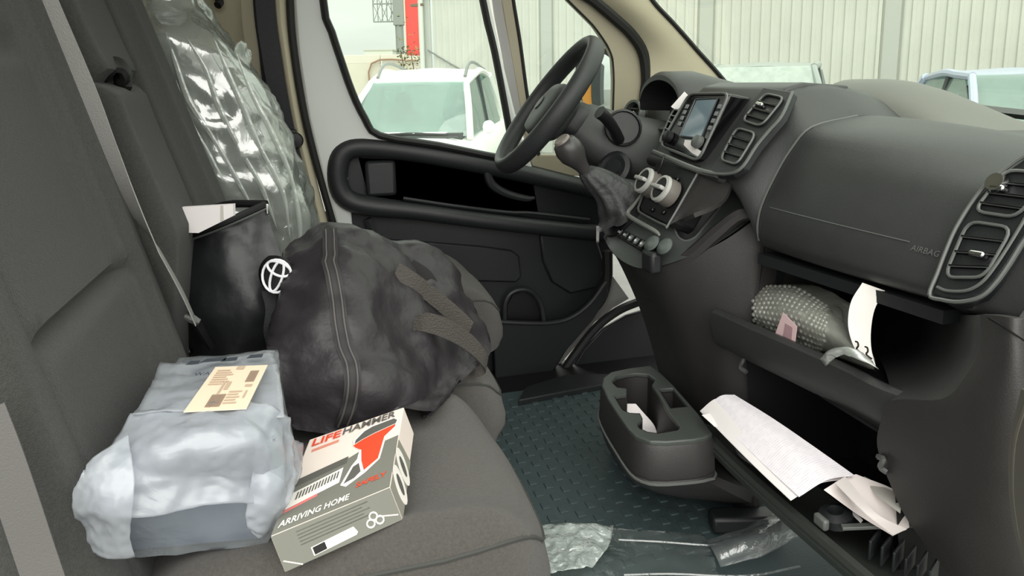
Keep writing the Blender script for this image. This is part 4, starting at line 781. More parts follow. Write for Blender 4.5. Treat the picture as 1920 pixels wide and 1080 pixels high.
def cushion(name, parent, x0, x1, y0, y1, zt, zb, m, bol=.03, edge=.07, front=.10, nA=72, p=3.6, xcurve=.03):
    """seat cushion: rounded plan, bolstered sides, rolled front"""
    xc, yc, hx, hy = (x0+x1)/2, (y0+y1)/2, (x1-x0)/2, (y1-y0)/2; rings = []
    def pl(a, k):
        c, s = math.cos(a), math.sin(a); X = np.sign(c)*abs(c)**(2/p); Y = np.sign(s)*abs(s)**(2/p)
        return np.array([xc+hx*X*k*(1 if X < 0 else 1-xcurve*Y*Y), yc+hy*Y*k])
    for k in (.02, .2, .4, .55, .7, .8, .88, .94, .98, 1.0):
        r = []
        for a in np.linspace(0, 2*math.pi, nA, endpoint=False):
            q = pl(a, k); u, v = (q[0]-xc)/hx, (q[1]-yc)/hy; e = np.clip((k-.72)/.28, 0, 1)
            z = zt+bol*np.clip((abs(v)-.5)/.3, 0, 1)**1.6-edge*(1-math.sqrt(max(0, 1-e*e)))-front*np.clip((u-.55)/.45, 0, 1)**2*.55
            r.append((q[0], q[1], z))
        rings.append(r)
    last = rings[-1]
    for h, k in ((.35, 1.012), (.7, 1.01), (1, .985)):
        rings.append([(*pl(a, k), last[i][2]*(1-h)+zb*h) for i, a in enumerate(np.linspace(0, 2*math.pi, nA, endpoint=False))])
    o = loft(name, rings, m, parent, angle=70)
    sm = [np.array(v)+np.array([0, 0, .0]) for v in rings[8]]
    tube('piping', sm[::2], .003, thread, o, sub=1, closed=True, n=5)
    return o
def seat_base(parent, x0, x1, y0, y1, zt): box('seat_base', ((x0+x1)/2, (y0+y1)/2, zt/2+.0), (x1-x0, y1-y0, zt-.02), black, parent, bevel=.02)
s1 = thing('passenger_seat', 'outer grey cloth passenger seat nearest the open door', 'seat', (.2, -.58, 0))
seat_back('backrest', s1, -.84, -.325, lambda z: -.018-.24*(z-.49), .44, 1.42, .13, fabric, .03, [(.765, .02, .72), (1.10, .022, .5)], (.70, .006), near=.15)
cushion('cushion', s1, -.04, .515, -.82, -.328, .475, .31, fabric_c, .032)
seat_base(s1, -.02, .44, -.78, -.36, .31)
s2 = thing('middle_seat', 'middle grey cloth seat between passenger and driver seats', 'seat', (.2, -.11, 0))
seat_back('backrest', s2, -.315, .09, lambda z: -.016-.30*(z-.79) if z > .79 else -.016-.14*(.79-z), .44, 1.40, .14, fabric, .035, [(1.05, .035, .12)], (.13, .022), near=.0, far=True, bs=.16, cw=.012, nu=61, nv=91)
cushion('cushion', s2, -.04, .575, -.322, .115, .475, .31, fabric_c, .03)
seat_base(s2, -.02, .50, -.29, .08, .31)
tube('fabric_loop', [A(172, 156, Y=-.2), A(190, 142, Y=-.22), A(210, 122, Y=-.23), A(228, 126, Y=-.22), A(236, 142, Y=-.21), A(225, 150, Y=-.2), A(245, 154, Y=-.19)], .011, rubber, s2, n=8, ry=.016)
s3 = thing('driver_seat', 'grey driver seat under clear plastic wrapping', 'seat', (.35, .42, 0))
prf = [(.42, .20), (.50, .19), (.60, .165), (.70, .155), (.80, .135), (.95, .085), (1.08, .03), (1.18, -.05), (1.30, -.09), (1.5, -.13)]
xd = lambda z: float(np.interp(z, [p[0] for p in prf], [p[1] for p in prf]))
seat_back('backrest', s3, .19, .66, lambda z: xd(z)-.045, .44, 1.16, .19, fabric, .035, [], (.62, .01))
loft('headrest', [[(-.09+.05*k*math.cos(a)-.3*h, .425+.13*k*math.sin(a)*1.0, 1.16+h) for a in np.linspace(0, 2*math.pi, 24, endpoint=False)] for k, h in ((.6, 0), (1, .03), (1.05, .12), (1, .2), (.6, .24))], fabric, s3)
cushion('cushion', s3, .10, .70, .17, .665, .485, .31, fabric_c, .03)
seat_base(s3, .14, .62, .2, .64, .31)
# plastic wrapping over the driver's backrest
film = glassmat('clear_film', (.94, .955, .945), .22, haze=.36, hazecol=(222, 228, 222), rough=.15, bump=.22, bscale=10)
fcols = [(-.27, .24), (-.25, .185), (-.17, .160), (-.09, .150), (-.02, .155), (.012, .19), (.022, .26), (.006, .34), (.0, .44), (.006, .54), (.02, .62), (-.03, .675)]
FG = []
for z in (1.36, 1.30, 1.22, 1.14, 1.05, .95, .85, .75, .65, .56, .50):
    k = 1 if z < 1.2 else .6 if z < 1.32 else .35
    FG.append([(xd(z)+dx*(1 if z < 1.2 else .75), .42+(y-.42)*k, z) for dx, y in fcols])
FG = patch(FG, 9, 8)
FG = crumple(crumple(FG, .015, 5.5, 3, 3), .005, 17, 8, 2)
pf = thing('plastic_seat_cover', 'clear crinkled plastic film covering the driver seat back', 'plastic cover', (.15, .4, .5))
sheet('film_sheet', FG, .0006, film, pf, angle=180)
ribm = glassmat('film_fold', (.96, .97, .96), .2, haze=.5, hazecol=(228, 234, 228), rough=.2, bump=.2, bscale=14)
for pts in ([(310, 60), (330, 120), (355, 190), (400, 260), (440, 330), (480, 400)], [(350, 70), (385, 130), (410, 200), (450, 280), (490, 350), (520, 430)], [(400, 70), (425, 130), (455, 200), (490, 280), (530, 360), (545, 450)], [(440, 92), (470, 170), (510, 250), (545, 330), (562, 420), (560, 480)], [(330, 150), (350, 215), (390, 290), (420, 345)]):
    strap('film_fold', [A(x, y, Y=.125) for x, y in pts], [.002, .010, .014, .009, .012, .002][:len(pts)], .0008, unit((1, -.2, .25)), ribm, pf, angle=180)
FT = [[A(x, y, Y=Yy)+np.array([0, 0, 0]) for x, y, Yy in r] for r in (
 [(430, 105, .28), (438, 82, .30), (450, 78, .33), (462, 95, .36)], [(418, 150, .26), (440, 140, .28), (455, 135, .32), (470, 150, .36)], [(430, 230, .24), (455, 230, .25), (475, 230, .30), (492, 230, .36)])]
sheet('film_tuft', crumple(patch(FT, 8, 6), .008, 22, 5), .0006, ribm, pf, angle=180)
# ---------------------------------------------------------------- belts
b2 = thing('seat_belt', 'grey lap belt strap running down between passenger and middle seats', 'seat belt', A(372, 612, Y=-.31))
bp = [A(58, -60, Y=-.37), A(84, 0, Y=-.37), A(158, 170, Y=-.365), A(204, 290, Y=-.36), A(250, 390, Y=-.355), A(297, 470, Y=-.35), A(340, 548, Y=-.34), A(366, 605, Y=-.33)]
bp = [CAM+(p-CAM)*.985 for p in bp]
strap('webbing', bp, [.036, .036, .036, .038, .04, .04, .04, .04], .0015, [unit((.9, -.25, .2)), unit((.9, -.25, .2)), unit((.9, -.3, .22)), unit((.85, -.45, .25)), unit((.6, -.75, .15)), unit((.2, -1, 0)), unit((.15, -1, 0)), unit((.15, -1, 0))], webbing, b2)
tube('buckle_tongue', [A(346, 592, Y=-.35), A(360, 598, Y=-.35), A(374, 604, Y=-.35)], [.004, .008, .005], trimline, b2, n=8)
tube('buckle_stalk', [A(368, 605, Y=-.33), A(384, 632, Y=-.32), A(396, 652, Y=-.31)], [.008, .007, .006], black, b2, n=8)
b3 = thing('seat_belt', 'grey belt strap at the outer side of the passenger seat, lower left corner', 'seat belt', A(80, 1060, Y=-.9))
strap('webbing', [A(-30, 770, Y=-.88), A(5, 860, Y=-.885), A(36, 950, Y=-.89), A(66, 1040, Y=-.895), A(90, 1110, Y=-.90)], .034, .0015, unit((1, .1, .3)), mat('outer_belt', (92, 90, 88), .6, bump=.12, bscale=600), b3)
# ---------------------------------------------------------------- floor mat with raised pads
fm = thing('floor_mat', 'grey green rubber floor mat with raised square pads', 'floor mat', (.85, .2, 0))
prism('mat_sheet', [(.48, -.6, -.012), (1.5, -.6, -.012), (1.5, .12, -.012), (1.1, .62, -.012), (.48, .62, -.012)], (0, 0, .012), rubmat, fm, bevel=.003)
lug = None
for i in range(14):
    for j in range(17):
        x = .60+.036*i; y = -.30+.056*j+(.028 if i % 2 else 0)
        if x > 1.10 or y > .58: continue
        if lug is None:
            lug = box('tread_pad', (0, 0, .001), (.021, .027, .005), rubmat, fm, bevel=.0015); o = lug
        else:
            o = lug.copy(); COL.objects.link(o); o.parent = fm
        o.location = Vector((x, y, 0))-fm.location
# ---------------------------------------------------------------- cup holder console
ch = thing('cup_holder_console', 'black floor console with cup holders below the dashboard', 'cup holder', (1.0, -.1, 0))
chm = mat('cup_console', (66, 70, 67), .42, bump=.08, bscale=400); chd = plastic_w
ro = [(1128, 722), (1131, 708), (1146, 697), (1180, 690), (1219, 685), (1238, 698), (1262, 721), (1311, 777), (1336, 812), (1322, 820), (1300, 824), (1250, 828), (1219, 827), (1194, 818), (1178, 803), (1160, 778), (1140, 748)]
rt = [A(x, y, Z=.29) for x, y in ro]
hole1 = [(1148, 716), (1156, 706), (1175, 701), (1195, 699), (1215, 701), (1228, 711), (1222, 722), (1236, 742), (1255, 775), (1275, 800), (1270, 806), (1235, 812), (1215, 810), (1200, 803), (1195, 795), (1205, 785), (1200, 775), (1180, 774), (1168, 768), (1158, 752), (1152, 742), (1175, 738), (1176, 728), (1158, 726)]
hole2 = [(1236, 729), (1262, 727), (1290, 762), (1258, 765)]
plate('top_plate', rt, [[A(x, y, Z=.29) for x, y in hole1], [A(x, y, Z=.29) for x, y in hole2]], (0, 0, -.012), chm, ch, bevel=.003)
cc = np.mean(rt, 0)
def grow(k, z, dx=0): return [np.array([cc[0]+(p[0]-cc[0])*k+dx, cc[1]+(p[1]-cc[1])*k, z]) for p in rt]
loft('upper_shell', [grow(.99, .282), grow(1.03, .27), grow(1.05, .21), grow(1.03, .20)], chd, ch, caps=False)
base_px = [(1122, 756), (1124, 740), (1140, 725), (1175, 715), (1219, 705), (1245, 715), (1275, 745), (1330, 800), (1420, 900), (1420, 946)]
bot = [A(x, y, Z=.005) for x, y in [(1150, 835), (1155, 825), (1170, 815), (1200, 810), (1240, 805), (1270, 810), (1300, 820), (1370, 860), (1440, 930), (1425, 950), (1370, 945), (1300, 934), (1250, 922), (1205, 906), (1180, 891), (1163, 871), (1152, 850)]]
g1 = grow(1.07, .195); lowr = [grow(1.02, .205), g1]
for t in (.3, .6, .85, 1.0): lowr.append([p*(1-t)+q*t+(p-cc)*np.array([1, 1, 0])*.10*math.sin(math.pi*t) for p, q in zip(g1, bot)])
loft('lower_shell', lowr, chd, ch, caps=False)
tube('shell_line', crs([p for p in grow(1.07, .199)], 1), .003, trimline, ch, sub=2, closed=True, n=5)
def well(hl, z, nm): 
    tp = [A(x, y, Z=.288) for x, y in hl]; c = np.mean(tp, 0)
    loft(nm, [tp, [np.array([c[0]+(p[0]-c[0])*.92, c[1]+(p[1]-c[1])*.92, z]) for p in tp], [np.array([c[0]+(p[0]-c[0])*.02, c[1]+(p[1]-c[1])*.02, z]) for p in tp]], mat('well_black', (40, 38, 38), .5), ch, caps=False)
well(hole1, .16, 'cup_well'); well(hole2, .22, 'coin_well')
tag(sheet('receipt', patch([[A(1160, 757, Z=.25), A(1192, 757, Z=.245)], [A(1172, 773, Z=.235), A(1205, 772, Z=.23)], [A(1200, 795, Z=.21), A(1225, 795, Z=.21)], [A(1202, 808, Z=.195), A(1232, 812, Z=.19)]], 4, 4), .0008, paper), 'white crumpled receipt inside the cup holder', 'paper')
# ---------------------------------------------------------------- glovebox papers
pl1 = mat('printed_paper', (240, 234, 240), .75)
n_ = pl1.node_tree; bs = n_.nodes['Principled BSDF']; tcn = n_.nodes.new('ShaderNodeTexCoord'); wv = n_.nodes.new('ShaderNodeTexWave'); wv.inputs['Scale'].default_value = 58; wv.inputs['Distortion'].default_value = .0; wv.bands_direction = 'Y'
nz_ = n_.nodes.new('ShaderNodeTexNoise'); nz_.inputs['Scale'].default_value = 90
n_.links.new(tcn.outputs['Object'], wv.inputs[0]); n_.links.new(tcn.outputs['Object'], nz_.inputs[0])
mu_ = n_.nodes.new('ShaderNodeMath'); mu_.operation = 'MULTIPLY'; n_.links.new(wv.outputs['Fac'], mu_.inputs[0]); n_.links.new(nz_.outputs[0], mu_.inputs[1])
rmp = n_.nodes.new('ShaderNodeValToRGB'); rmp.color_ramp.elements[0].position = .38; rmp.color_ramp.elements[0].color = (*lin((240, 234, 240)), 1); rmp.color_ramp.elements[1].position = .5; rmp.color_ramp.elements[1].color = (*lin((222, 216, 224)), 1)
n_.links.new(mu_.outputs[0], rmp.inputs[0]); n_.links.new(rmp.outputs[0], bs.inputs['Base Color'])
dc = thing('document', 'long folded white printed document lying on the open glovebox lid', 'document', A(1450, 850, Z=.3))
far = [(1377, 740, .365), (1450, 785, .365), (1530, 840, .36), (1602, 891, .35)]; near = [(1324, 764, .33), (1378, 818, .325), (1440, 878, .32), (1498, 931, .32)]
DG = np.array([[A(x, y, Z=z) for x, y, z in far], [(A(a_[0], a_[1], Z=a_[2])+A(b_[0], b_[1], Z=b_[2]))/2+np.array([0, 0, .012]) for a_, b_ in zip(far, near)], [A(x, y, Z=z) for x, y, z in near]])
sheet('front_page', patch(DG, 6, 6), .0012, pl1, dc, away=(0, 0, -1))
sheet('inner_page', patch(DG, 6, 6)+np.array([-.01, .008, -.010]), .0012, paper, dc, away=(0, 0, -1))
prism('yellow_tab', [A(x, y, Z=.316) for x, y in [(1395, 825), (1405, 830), (1440, 868), (1428, 868)]], (0, 0, -.001), mat('tab_yellow', (236, 205, 150), .7), dc, smooth=False)
dc2 = thing('leaflet', 'stack of folded grey white leaflets under the long document', 'leaflet', A(1620, 950, Z=.3))
sheet('leaflet_page', patch([[A(1605, 889, Z=.345), A(1690, 927, Z=.33), A(1705, 988, Z=.30)], [A(1575, 900, Z=.34), A(1640, 945, Z=.315), A(1692, 995, Z=.29)], [A(1545, 918, Z=.33), A(1610, 965, Z=.305), A(1674, 1004, Z=.285)]], 5, 5), .001, mat('leaflet_paper', (222, 212, 210), .8), dc2, away=(0, 0, -1))
sheet('leaflet_page', patch([[A(1585, 893, Z=.352), A(1640, 960, Z=.33), A(1700, 992, Z=.31)], [A(1565, 905, Z=.35), A(1620, 960, Z=.33), A(1674, 1002, Z=.30)]], 5, 5), .001, mat('leaflet_paper_b', (206, 198, 196), .8), dc2, away=(0, 0, -1))
prism('leaflet_back', [A(x, y, Z=.335) for x, y in [(1620, 893), (1675, 922), (1690, 950), (1688, 962), (1640, 925)]], (0, 0, -.001), mat('leaflet_card', (196, 192, 186), .8), dc2, smooth=False)
prism('leaflet_slip', [A(x, y, Z=.29) for x, y in [(1594, 960), (1602, 958), (1618, 975), (1614, 980)]], (0, 0, -.001), paper, dc2, smooth=False)
tag(sheet('slip', patch([[A(1316, 778, Z=.325), A(1345, 772, Z=.33)], [A(1340, 800, Z=.318), A(1372, 800, Z=.325)]], 4, 4), .0008, paper), 'small white slip poking out left of the long document', 'paper')
# ---------------------------------------------------------------- tray: bubble-wrapped packet and white tag
bw = glassmat('bubble_film', (.92, .93, .91), .10, haze=.58, hazecol=(206, 206, 198), rough=.18)
bwp = thing('bubble_wrap_packet', 'bubble wrapped small parcel lying in the dashboard tray', 'packet', A(1500, 640, Z=.5))
BX = 1.16
fr_ = [[(1413, 536), (1450, 538), (1490, 540), (1530, 562), (1562, 585), (1590, 612)], [(1413, 565), (1450, 560), (1490, 568), (1530, 588), (1560, 605), (1600, 640)], [(1414, 590), (1450, 598), (1490, 605), (1530, 622), (1560, 635), (1610, 665)], [(1416, 610), (1455, 634), (1492, 648), (1525, 658), (1550, 662), (1645, 696)]]
xo = [0, -.035, -.05, -.01]
PG = patch([[A(x, y, X=BX+xo[i]+.0) for x, y in r] for i, r in enumerate(fr_)], 7, 7)
pillow('parcel', PG, .07, bw, bwp, .003, 30, 2, direction=(1, 0, .1), angle=180)
dark_in = mat('parcel_content', (120, 120, 114), .6)
pillow('parcel_content', PG[3:-3, 3:-9]+np.array([.012, 0, 0]), .045, dark_in, bwp, direction=(1, 0, .1), angle=180)
V = []; Fc = []; Nn = gnormals(PG)
if (Nn*(CAM-PG)).sum() < 0: Nn = -Nn
GG = patch([[A(x, y, X=BX+xo[i]) for x, y in r] for i, r in enumerate(fr_)], 8, 9); Nn = gnormals(GG); Nn = Nn if (Nn*(CAM-GG)).sum() > 0 else -Nn
for i in range(0, GG.shape[0], 2):
    for j in range(0, int(GG.shape[1]*.74), 2):
        jj = j+(1 if (i//2) % 2 else 0)
        if jj >= GG.shape[1]: continue
        c, n = GG[i, jj], Nn[i, jj]; e1 = unit(np.cross(n, (0, 0, 1))); e2 = np.cross(n, e1); n0 = len(V); r = .0058
        for (rr_, hh_) in ((1, -.001), (.8, .003), (.4, .0048)):
            V += [c+n*hh_+(e1*math.cos(a)+e2*math.sin(a))*r*rr_ for a in np.linspace(0, 2*math.pi, 8, endpoint=False)]
        V.append(c+n*.0052)
        for k in range(2): Fc += [(n0+k*8+a, n0+k*8+(a+1) % 8, n0+(k+1)*8+(a+1) % 8, n0+(k+1)*8+a) for a in range(8)]
        Fc += [(n0+16+a, n0+16+(a+1) % 8, n0+24) for a in range(8)]
bb = M('bubbles', V, Fc, bw, bwp, angle=180); bb['kind'] = 'stuff'
prism('parcel_label', [A(x, y, X=1.098) for x, y in [(1452, 630), (1468, 586), (1494, 612), (1490, 645)]], (.001, 0, 0), mat('label_pink', (238, 205, 208), .7), bwp, smooth=False)
prism('label_barcode', [A(x, y, X=1.0975) for x, y in [(1467, 634), (1472, 606), (1486, 614), (1484, 640)]], (.0004, 0, 0), mat('label_print', (186, 150, 156), .7), bwp, smooth=False)
sheet('parcel_flap', crumple(patch([[A(1540, 672, X=1.09), A(1556, 655, X=1.07), A(1590, 650, X=1.07), A(1620, 668, X=1.09)], [A(1552, 685, X=1.09), A(1572, 668, X=1.075), A(1600, 668, X=1.075), A(1648, 694, X=1.09)]], 6, 6), .003, 40, 4), .0008, ribm, bwp, angle=180)
tg = thing('paper_tag', 'white curled paper tag marked with two black figures in the tray', 'tag', A(1625, 690, Z=.5))
ta = [A(x, y, X=X_) for x, y, X_ in [(1617, 530, 1.12), (1596, 565, 1.105), (1590, 605, 1.10), (1597, 640, 1.10), (1614, 676, 1.105)]]
tb = [A(x, y, X=X_) for x, y, X_ in [(1659, 545, 1.14), (1640, 580, 1.13), (1633, 620, 1.125), (1634, 655, 1.125), (1642, 686, 1.13)]]
TG = np.stack([crs(ta, 5), crs(tb, 5)], 1)
sheet('tag_strip', TG, .001, mat('tag_white', (246, 240, 236), .7), tg)
ink = mat('ink_black', (24, 22, 22), .7)
for (px, py) in ((1604, 640), (1622, 650)):
    tube('hand_written_figure', [A(px, py, X=1.098), A(px+4, py+2, X=1.098), A(px+5, py+9, X=1.098), A(px+2, py+14, X=1.098), A(px+7, py+19, X=1.098), A(px+13, py+23, X=1.1)], .0016, ink, tg, n=5)
# ---------------------------------------------------------------- cool bag with booklet
cb = thing('cool_bag', 'glossy black cool bag with white round emblem standing on the middle seat', 'bag', A(430, 650, Z=.5))
fl = [(352, 662), (335, 600), (318, 530), (305, 470), (300, 458)]; fr2 = [(520, 660), (543, 600), (540, 520), (510, 430), (499, 384)]
fY = [-.16, -.185, -.17, -.14, -.13]; rows = []
for (l, r, yy) in zip(fl, fr2, fY):
    a_, b_ = A(*l, Y=yy+.05), A(*r, Y=yy+.0); rows.append([a_*(1-t)+b_*t+np.array([0, -.045*math.sin(math.pi*t), 0]) for t in (0, .2, .4, .6, .8, 1)])
CG = patch(rows, 6, 6)
pillow('bag_body', CG, .17, coolcloth, cb, .007, 9, 21, direction=(-.1, 1, 0), angle=75)
tube('zip_band', [p+np.array([0, -.004, .002]) for p in CG[-1][::3]], .007, black, cb, n=8)
tube('zip_teeth', [p+np.array([0, -.012, -.006]) for p in CG[-1][::3]], .002, trimline, cb, n=5)
tube('rim_back', [CG[-1][0]+np.array([-.0, .03, .012]), CG[-1][9]+np.array([0, .07, .02]), CG[-1][18]+np.array([0, .08, .025]), CG[-1][-1]+np.array([0, .01, .0])], .008, black, cb, n=8)
tube('bag_handle', [A(300, 445, Y=-.12), A(318, 446, Y=-.15), A(332, 452, Y=-.15), A(322, 468, Y=-.15)], .007, black, cb, n=6)
box('zip_pull', A(501, 392, Y=-.14), (.006, .004, .022), chrome, cb)
eY = -.29; ec = A(519, 517, Y=eY)
ea, eb_ = unit(np.array([.80, -.25, -.35])), unit(np.array([.35, -.05, .93]))
pillow('emblem_patch', np.array([[ec+ea*.034*a*(1-.28*b_*b_)+eb_*.036*b_*(1-.28*a*a)+np.array([0, .012*(a*a), 0]) for a in np.linspace(-1, 1, 9)] for b_ in np.linspace(-1, 1, 9)]), .03, black, cb, angle=80)
whitem = mat('emblem_white', (240, 240, 244), .5)
def ell(ox, oy, rx, ry_, n=22): return [ec+ea*(ox+rx*math.cos(t))+eb_*(oy+ry_*math.sin(t))+np.array([0, -.004+.012*((ox+rx*math.cos(t))/.036)**2, 0]) for t in np.linspace(0, 2*math.pi, n, endpoint=False)]
for e in (ell(0, 0, .026, .030), ell(0, .0, .010, .029), ell(0, .014, .022, .012)):
    tube('emblem_ring', e, .0024, whitem, cb, sub=1, closed=True, n=6)
strap('carry_strap', [A(508, 545, Y=-.25), A(516, 580, Y=-.26), A(512, 620, Y=-.26), A(520, 655, Y=-.25)], .035, .003, (1, -.2, 0), webbing_d, cb)
bk = thing('booklet', 'blank white booklet sticking out of the cool bag', 'booklet', A(360, 437, Y=-.1))
BPL = (A(360, 410, Y=-.20), unit((.30, 1, 0)))
bpx = [(286, 434), (303, 391), (437, 383), (437, 405), (372, 437)]
prism('cover', [A(x, y, P=BPL) for x, y in bpx], (.003, .010, .0), paper, bk, smooth=False)
prism('spine_band', [A(x, y, P=BPL)-np.array([.0004, .0015, 0]) for x, y in [(414, 385), (419, 385), (420, 412), (414, 415)]], (0, .001, 0), mat('band_grey', (196, 192, 184), .7), bk, smooth=False)
# ---------------------------------------------------------------- holdall
hb = thing('holdall', 'soft black nylon holdall with long zip and webbing handles', 'bag', A(650, 800, Z=.49))
rows_px = [[(556, 503), (628, 457), (690, 464), (750, 470), (800, 474), (838, 522)],
 [(540, 545), (630, 522), (700, 530), (770, 536), (826, 556), (872, 585)],
 [(527, 605), (636, 592), (716, 600), (788, 606), (848, 622), (896, 655)],
 [(519, 662), (646, 662), (730, 670), (798, 678), (850, 684), (884, 694)],
 [(521, 716), (664, 722), (748, 732), (802, 736), (834, 736), (850, 732)],
 [(552, 806), (640, 800), (700, 792), (770, 800), (800, 800), (822, 760)]]
Ys = [[-.22, -.24, -.22, -.18, -.14, -.12], [-.30, -.35, -.33, -.24, -.2, -.16], [-.36, -.42, -.38, -.30, -.24, -.22], [-.40, -.47, -.42, -.36, -.30, -.27], [-.45, -.50, -.47, -.42, -.39, -.37], [-.485, -.495, -.50, -.51, -.50, -.44]]
HG = patch([[A(*p, Y=y) for p, y in zip(r, yr)] for r, yr in zip(rows_px, Ys)], 9, 9)
HC = crumple(crumple(HG, .020, 5.0, 40, 3), .005, 13, 77, 2)
pillow('bag_body', HC, .22, bagcloth, hb, direction=(-.12, 1, .0), angle=80)
Nh = gnormals(HC); Nh = Nh if (Nh*(CAM-HC)).sum() > 0 else -Nh
zp = [HC[i, 9]+Nh[i, 9]*.004 for i in range(1, HC.shape[0]-1, 2)]
strap('zip_tape', zp, .026, .003, (1, 0, .1), mat('zip_tape', (44, 42, 43), .7), hb, sub=3)
for s_ in (-.007, .007): tube('zip_line', [p+np.array([s_, -.004, 0]) for p in zp], .0016, mat('zip_line', (86, 82, 82), .5), hb, sub=2, n=5)
HL = lambda pts: [CAM+(p-CAM)*.982 for p in pts]
hweb = mat('handle_webbing', (70, 66, 62), .75, bump=.4, bscale=300)
strap('handle', HL([A(742, 508, Y=-.28), A(775, 528, Y=-.285), A(815, 558, Y=-.27), A(855, 592, Y=-.26), A(882, 618, Y=-.26)]), .032, .003, unit((.45, 0, .9)), hweb, hb)
strap('handle', HL([A(776, 606, Y=-.34), A(800, 605, Y=-.355), A(840, 618, Y=-.35), A(880, 642, Y=-.33), A(908, 672, Y=-.31), A(912, 688, Y=-.29), A(890, 697, Y=-.28)]), [.028, .036, .038, .036, .032, .028, .024], .003, unit((.15, -.1, .95)), hweb, hb)
strap('handle', [A(770, 500, Y=-.22), A(800, 520, Y=-.22), A(820, 550, Y=-.22)], .03, .003, unit((.5, 0, .9)), mat('strap_dark', (38, 36, 36), .8), hb)
# ---------------------------------------------------------------- carton wrapped in a milky bag
pk = thing('wrapped_carton', 'blue grey carton wrapped in a milky plastic bag with shipping label', 'package', A(330, 1020, Z=.49))
zt = .645
T4 = [A(338, 674, Z=zt), A(518, 660, Z=zt), A(520, 825, Z=zt), A(232, 845, Z=zt)]
B4 = [A(370, 745, Z=.50), A(520, 760, Z=.50), A(494, 1016, Z=.50), A(232, 1040, Z=.50)]
def hexa(name, T, B, k, n, m, parent, amp=0, s=10, o=0, rnd_=.0, grow_=None):
    """soft box through 4 top and 4 bottom corners, inflated by k, rounded and creased"""
    T, B = np.array(T), np.array(B); c = (T.mean(0)+B.mean(0))/2; V = {}; verts = []; faces = []
    def pt(u, v, w):
        a = (1-u)*(1-v)*T[3]+u*(1-v)*T[2]+u*v*T[1]+(1-u)*v*T[0]; b = (1-u)*(1-v)*B[3]+u*(1-v)*B[2]+u*v*B[1]+(1-u)*v*B[0]; return b*(1-w)+a*w
    def vid(i, j, l):
        if (i, j, l) not in V:
            u, v, w_ = i/n, j/n, l/n
            if rnd_:
                q = np.array([u, v, w_])*2-1; h = np.linalg.norm(q, 8)/max(1e-9, np.linalg.norm(q, 2)) ; q2 = q*(1-rnd_)+q*h**.0*rnd_*min(1, (np.abs(q).max()/ (np.sum(np.abs(q)**6)**(1/6)))); u, v, w_ = (q2+1)/2
            p = pt(u, v, w_); p = c+(p-c)*(1+k)
            if amp:
                d = unit(p-c); p = p+d*amp*(ridge(p, s, o)+.5*ridge(p, s*2.1, o+9)-.3)
            if grow_: p = grow_(p, u, v, w_)
            V[(i, j, l)] = len(verts); verts.append(p)
        return V[(i, j, l)]
    for a in range(n):
        for b in range(n):
            for f in ([(a, b, 0), (a+1, b, 0), (a+1, b+1, 0), (a, b+1, 0)], [(a, b, n), (a+1, b, n), (a+1, b+1, n), (a, b+1, n)], [(a, 0, b), (a+1, 0, b), (a+1, 0, b+1), (a, 0, b+1)], [(a, n, b), (a+1, n, b), (a+1, n, b+1), (a, n, b+1)], [(0, a, b), (0, a+1, b), (0, a+1, b+1), (0, a, b+1)], [(n, a, b), (n, a+1, b), (n, a+1, b+1), (n, a, b+1)]):
                faces.append(tuple(vid(*q) for q in f))
    return M(name, verts, faces, m, parent, angle=60)
hexa('carton', T4, B4, -.03, 4, mat('carton_blue', (80, 90, 112), .7), pk)
def tail(p, u, v, w):
    # gathered corner of the bag, lower left
    g = max(0, 1-u*2.2)*max(0, 1-v*2.0)*max(0, 1-abs(w-.55)*2.0)
    g2 = max(0, u-.6)*2.0*max(0, 1-abs(v-.25)*2)*max(0, 1-abs(w-.5)*1.6)
    return p+np.array([-.075, -.01, .01])*g+np.array([.04, -.015, -.01])*g2
thin = glassmat('bag_film', (.93, .94, .95), .08, haze=.26, hazecol=(222, 230, 234), rough=.25, bump=.3, bscale=18)
hexa('bag_film', T4, B4, .03, 26, thin, pk, .004, 14, 5, .12, tail)
milky = glassmat('milky_film', (.95, .95, .96), .06, haze=.38, hazecol=(214, 219, 227), rough=.3, bump=.25, bscale=14)
def fold(pts, amp=.007, o=0, name='bag_fold'): return sheet(name, crumple(crumple(patch(pts, 12, 12), amp, 12, o, 3), .0022, 34, o+5, 2), .0006, milky, pk, angle=180)
fold([[A(250, 782, Z=.665), A(330, 775, Z=.668), A(420, 768, Z=.668), A(500, 770, Z=.662), A(530, 790, Z=.64)],
      [A(215, 850, Z=.64), A(300, 838, Z=.657), A(400, 828, Z=.66), A(480, 828, Z=.65), A(545, 850, Z=.61)],
      [A(175, 905, Z=.625), A(290, 900, Z=.625), A(390, 885, Z=.62), A(470, 890, Z=.605), A(548, 905, Z=.575)],
      [A(150, 950, Z=.60), A(260, 968, Z=.592), A(380, 948, Z=.59), A(470, 938, Z=.575), A(525, 955, Z=.55)]], .006, 3)
fold([[A(138, 900, Z=.64), A(165, 878, Z=.645), A(205, 848, Z=.655), A(240, 822, Z=.66)], [A(142, 935, Z=.62), A(180, 925, Z=.625), A(215, 915, Z=.63), A(255, 910, Z=.63)], [A(152, 985, Z=.585), A(180, 985, Z=.588), A(210, 985, Z=.59), A(245, 985, Z=.585)], [A(172, 1020, Z=.56), A(200, 1035, Z=.555), A(225, 1035, Z=.555), A(252, 1035, Z=.55)]], .006, 8)
fold([[A(300, 690, Z=.66), A(400, 682, Z=.66), A(515, 664, Z=.66)], [A(280, 740, Z=.664), A(400, 735, Z=.664), A(528, 735, Z=.66)], [A(248, 786, Z=.668), A(400, 776, Z=.668), A(532, 790, Z=.65)]], .004, 29)
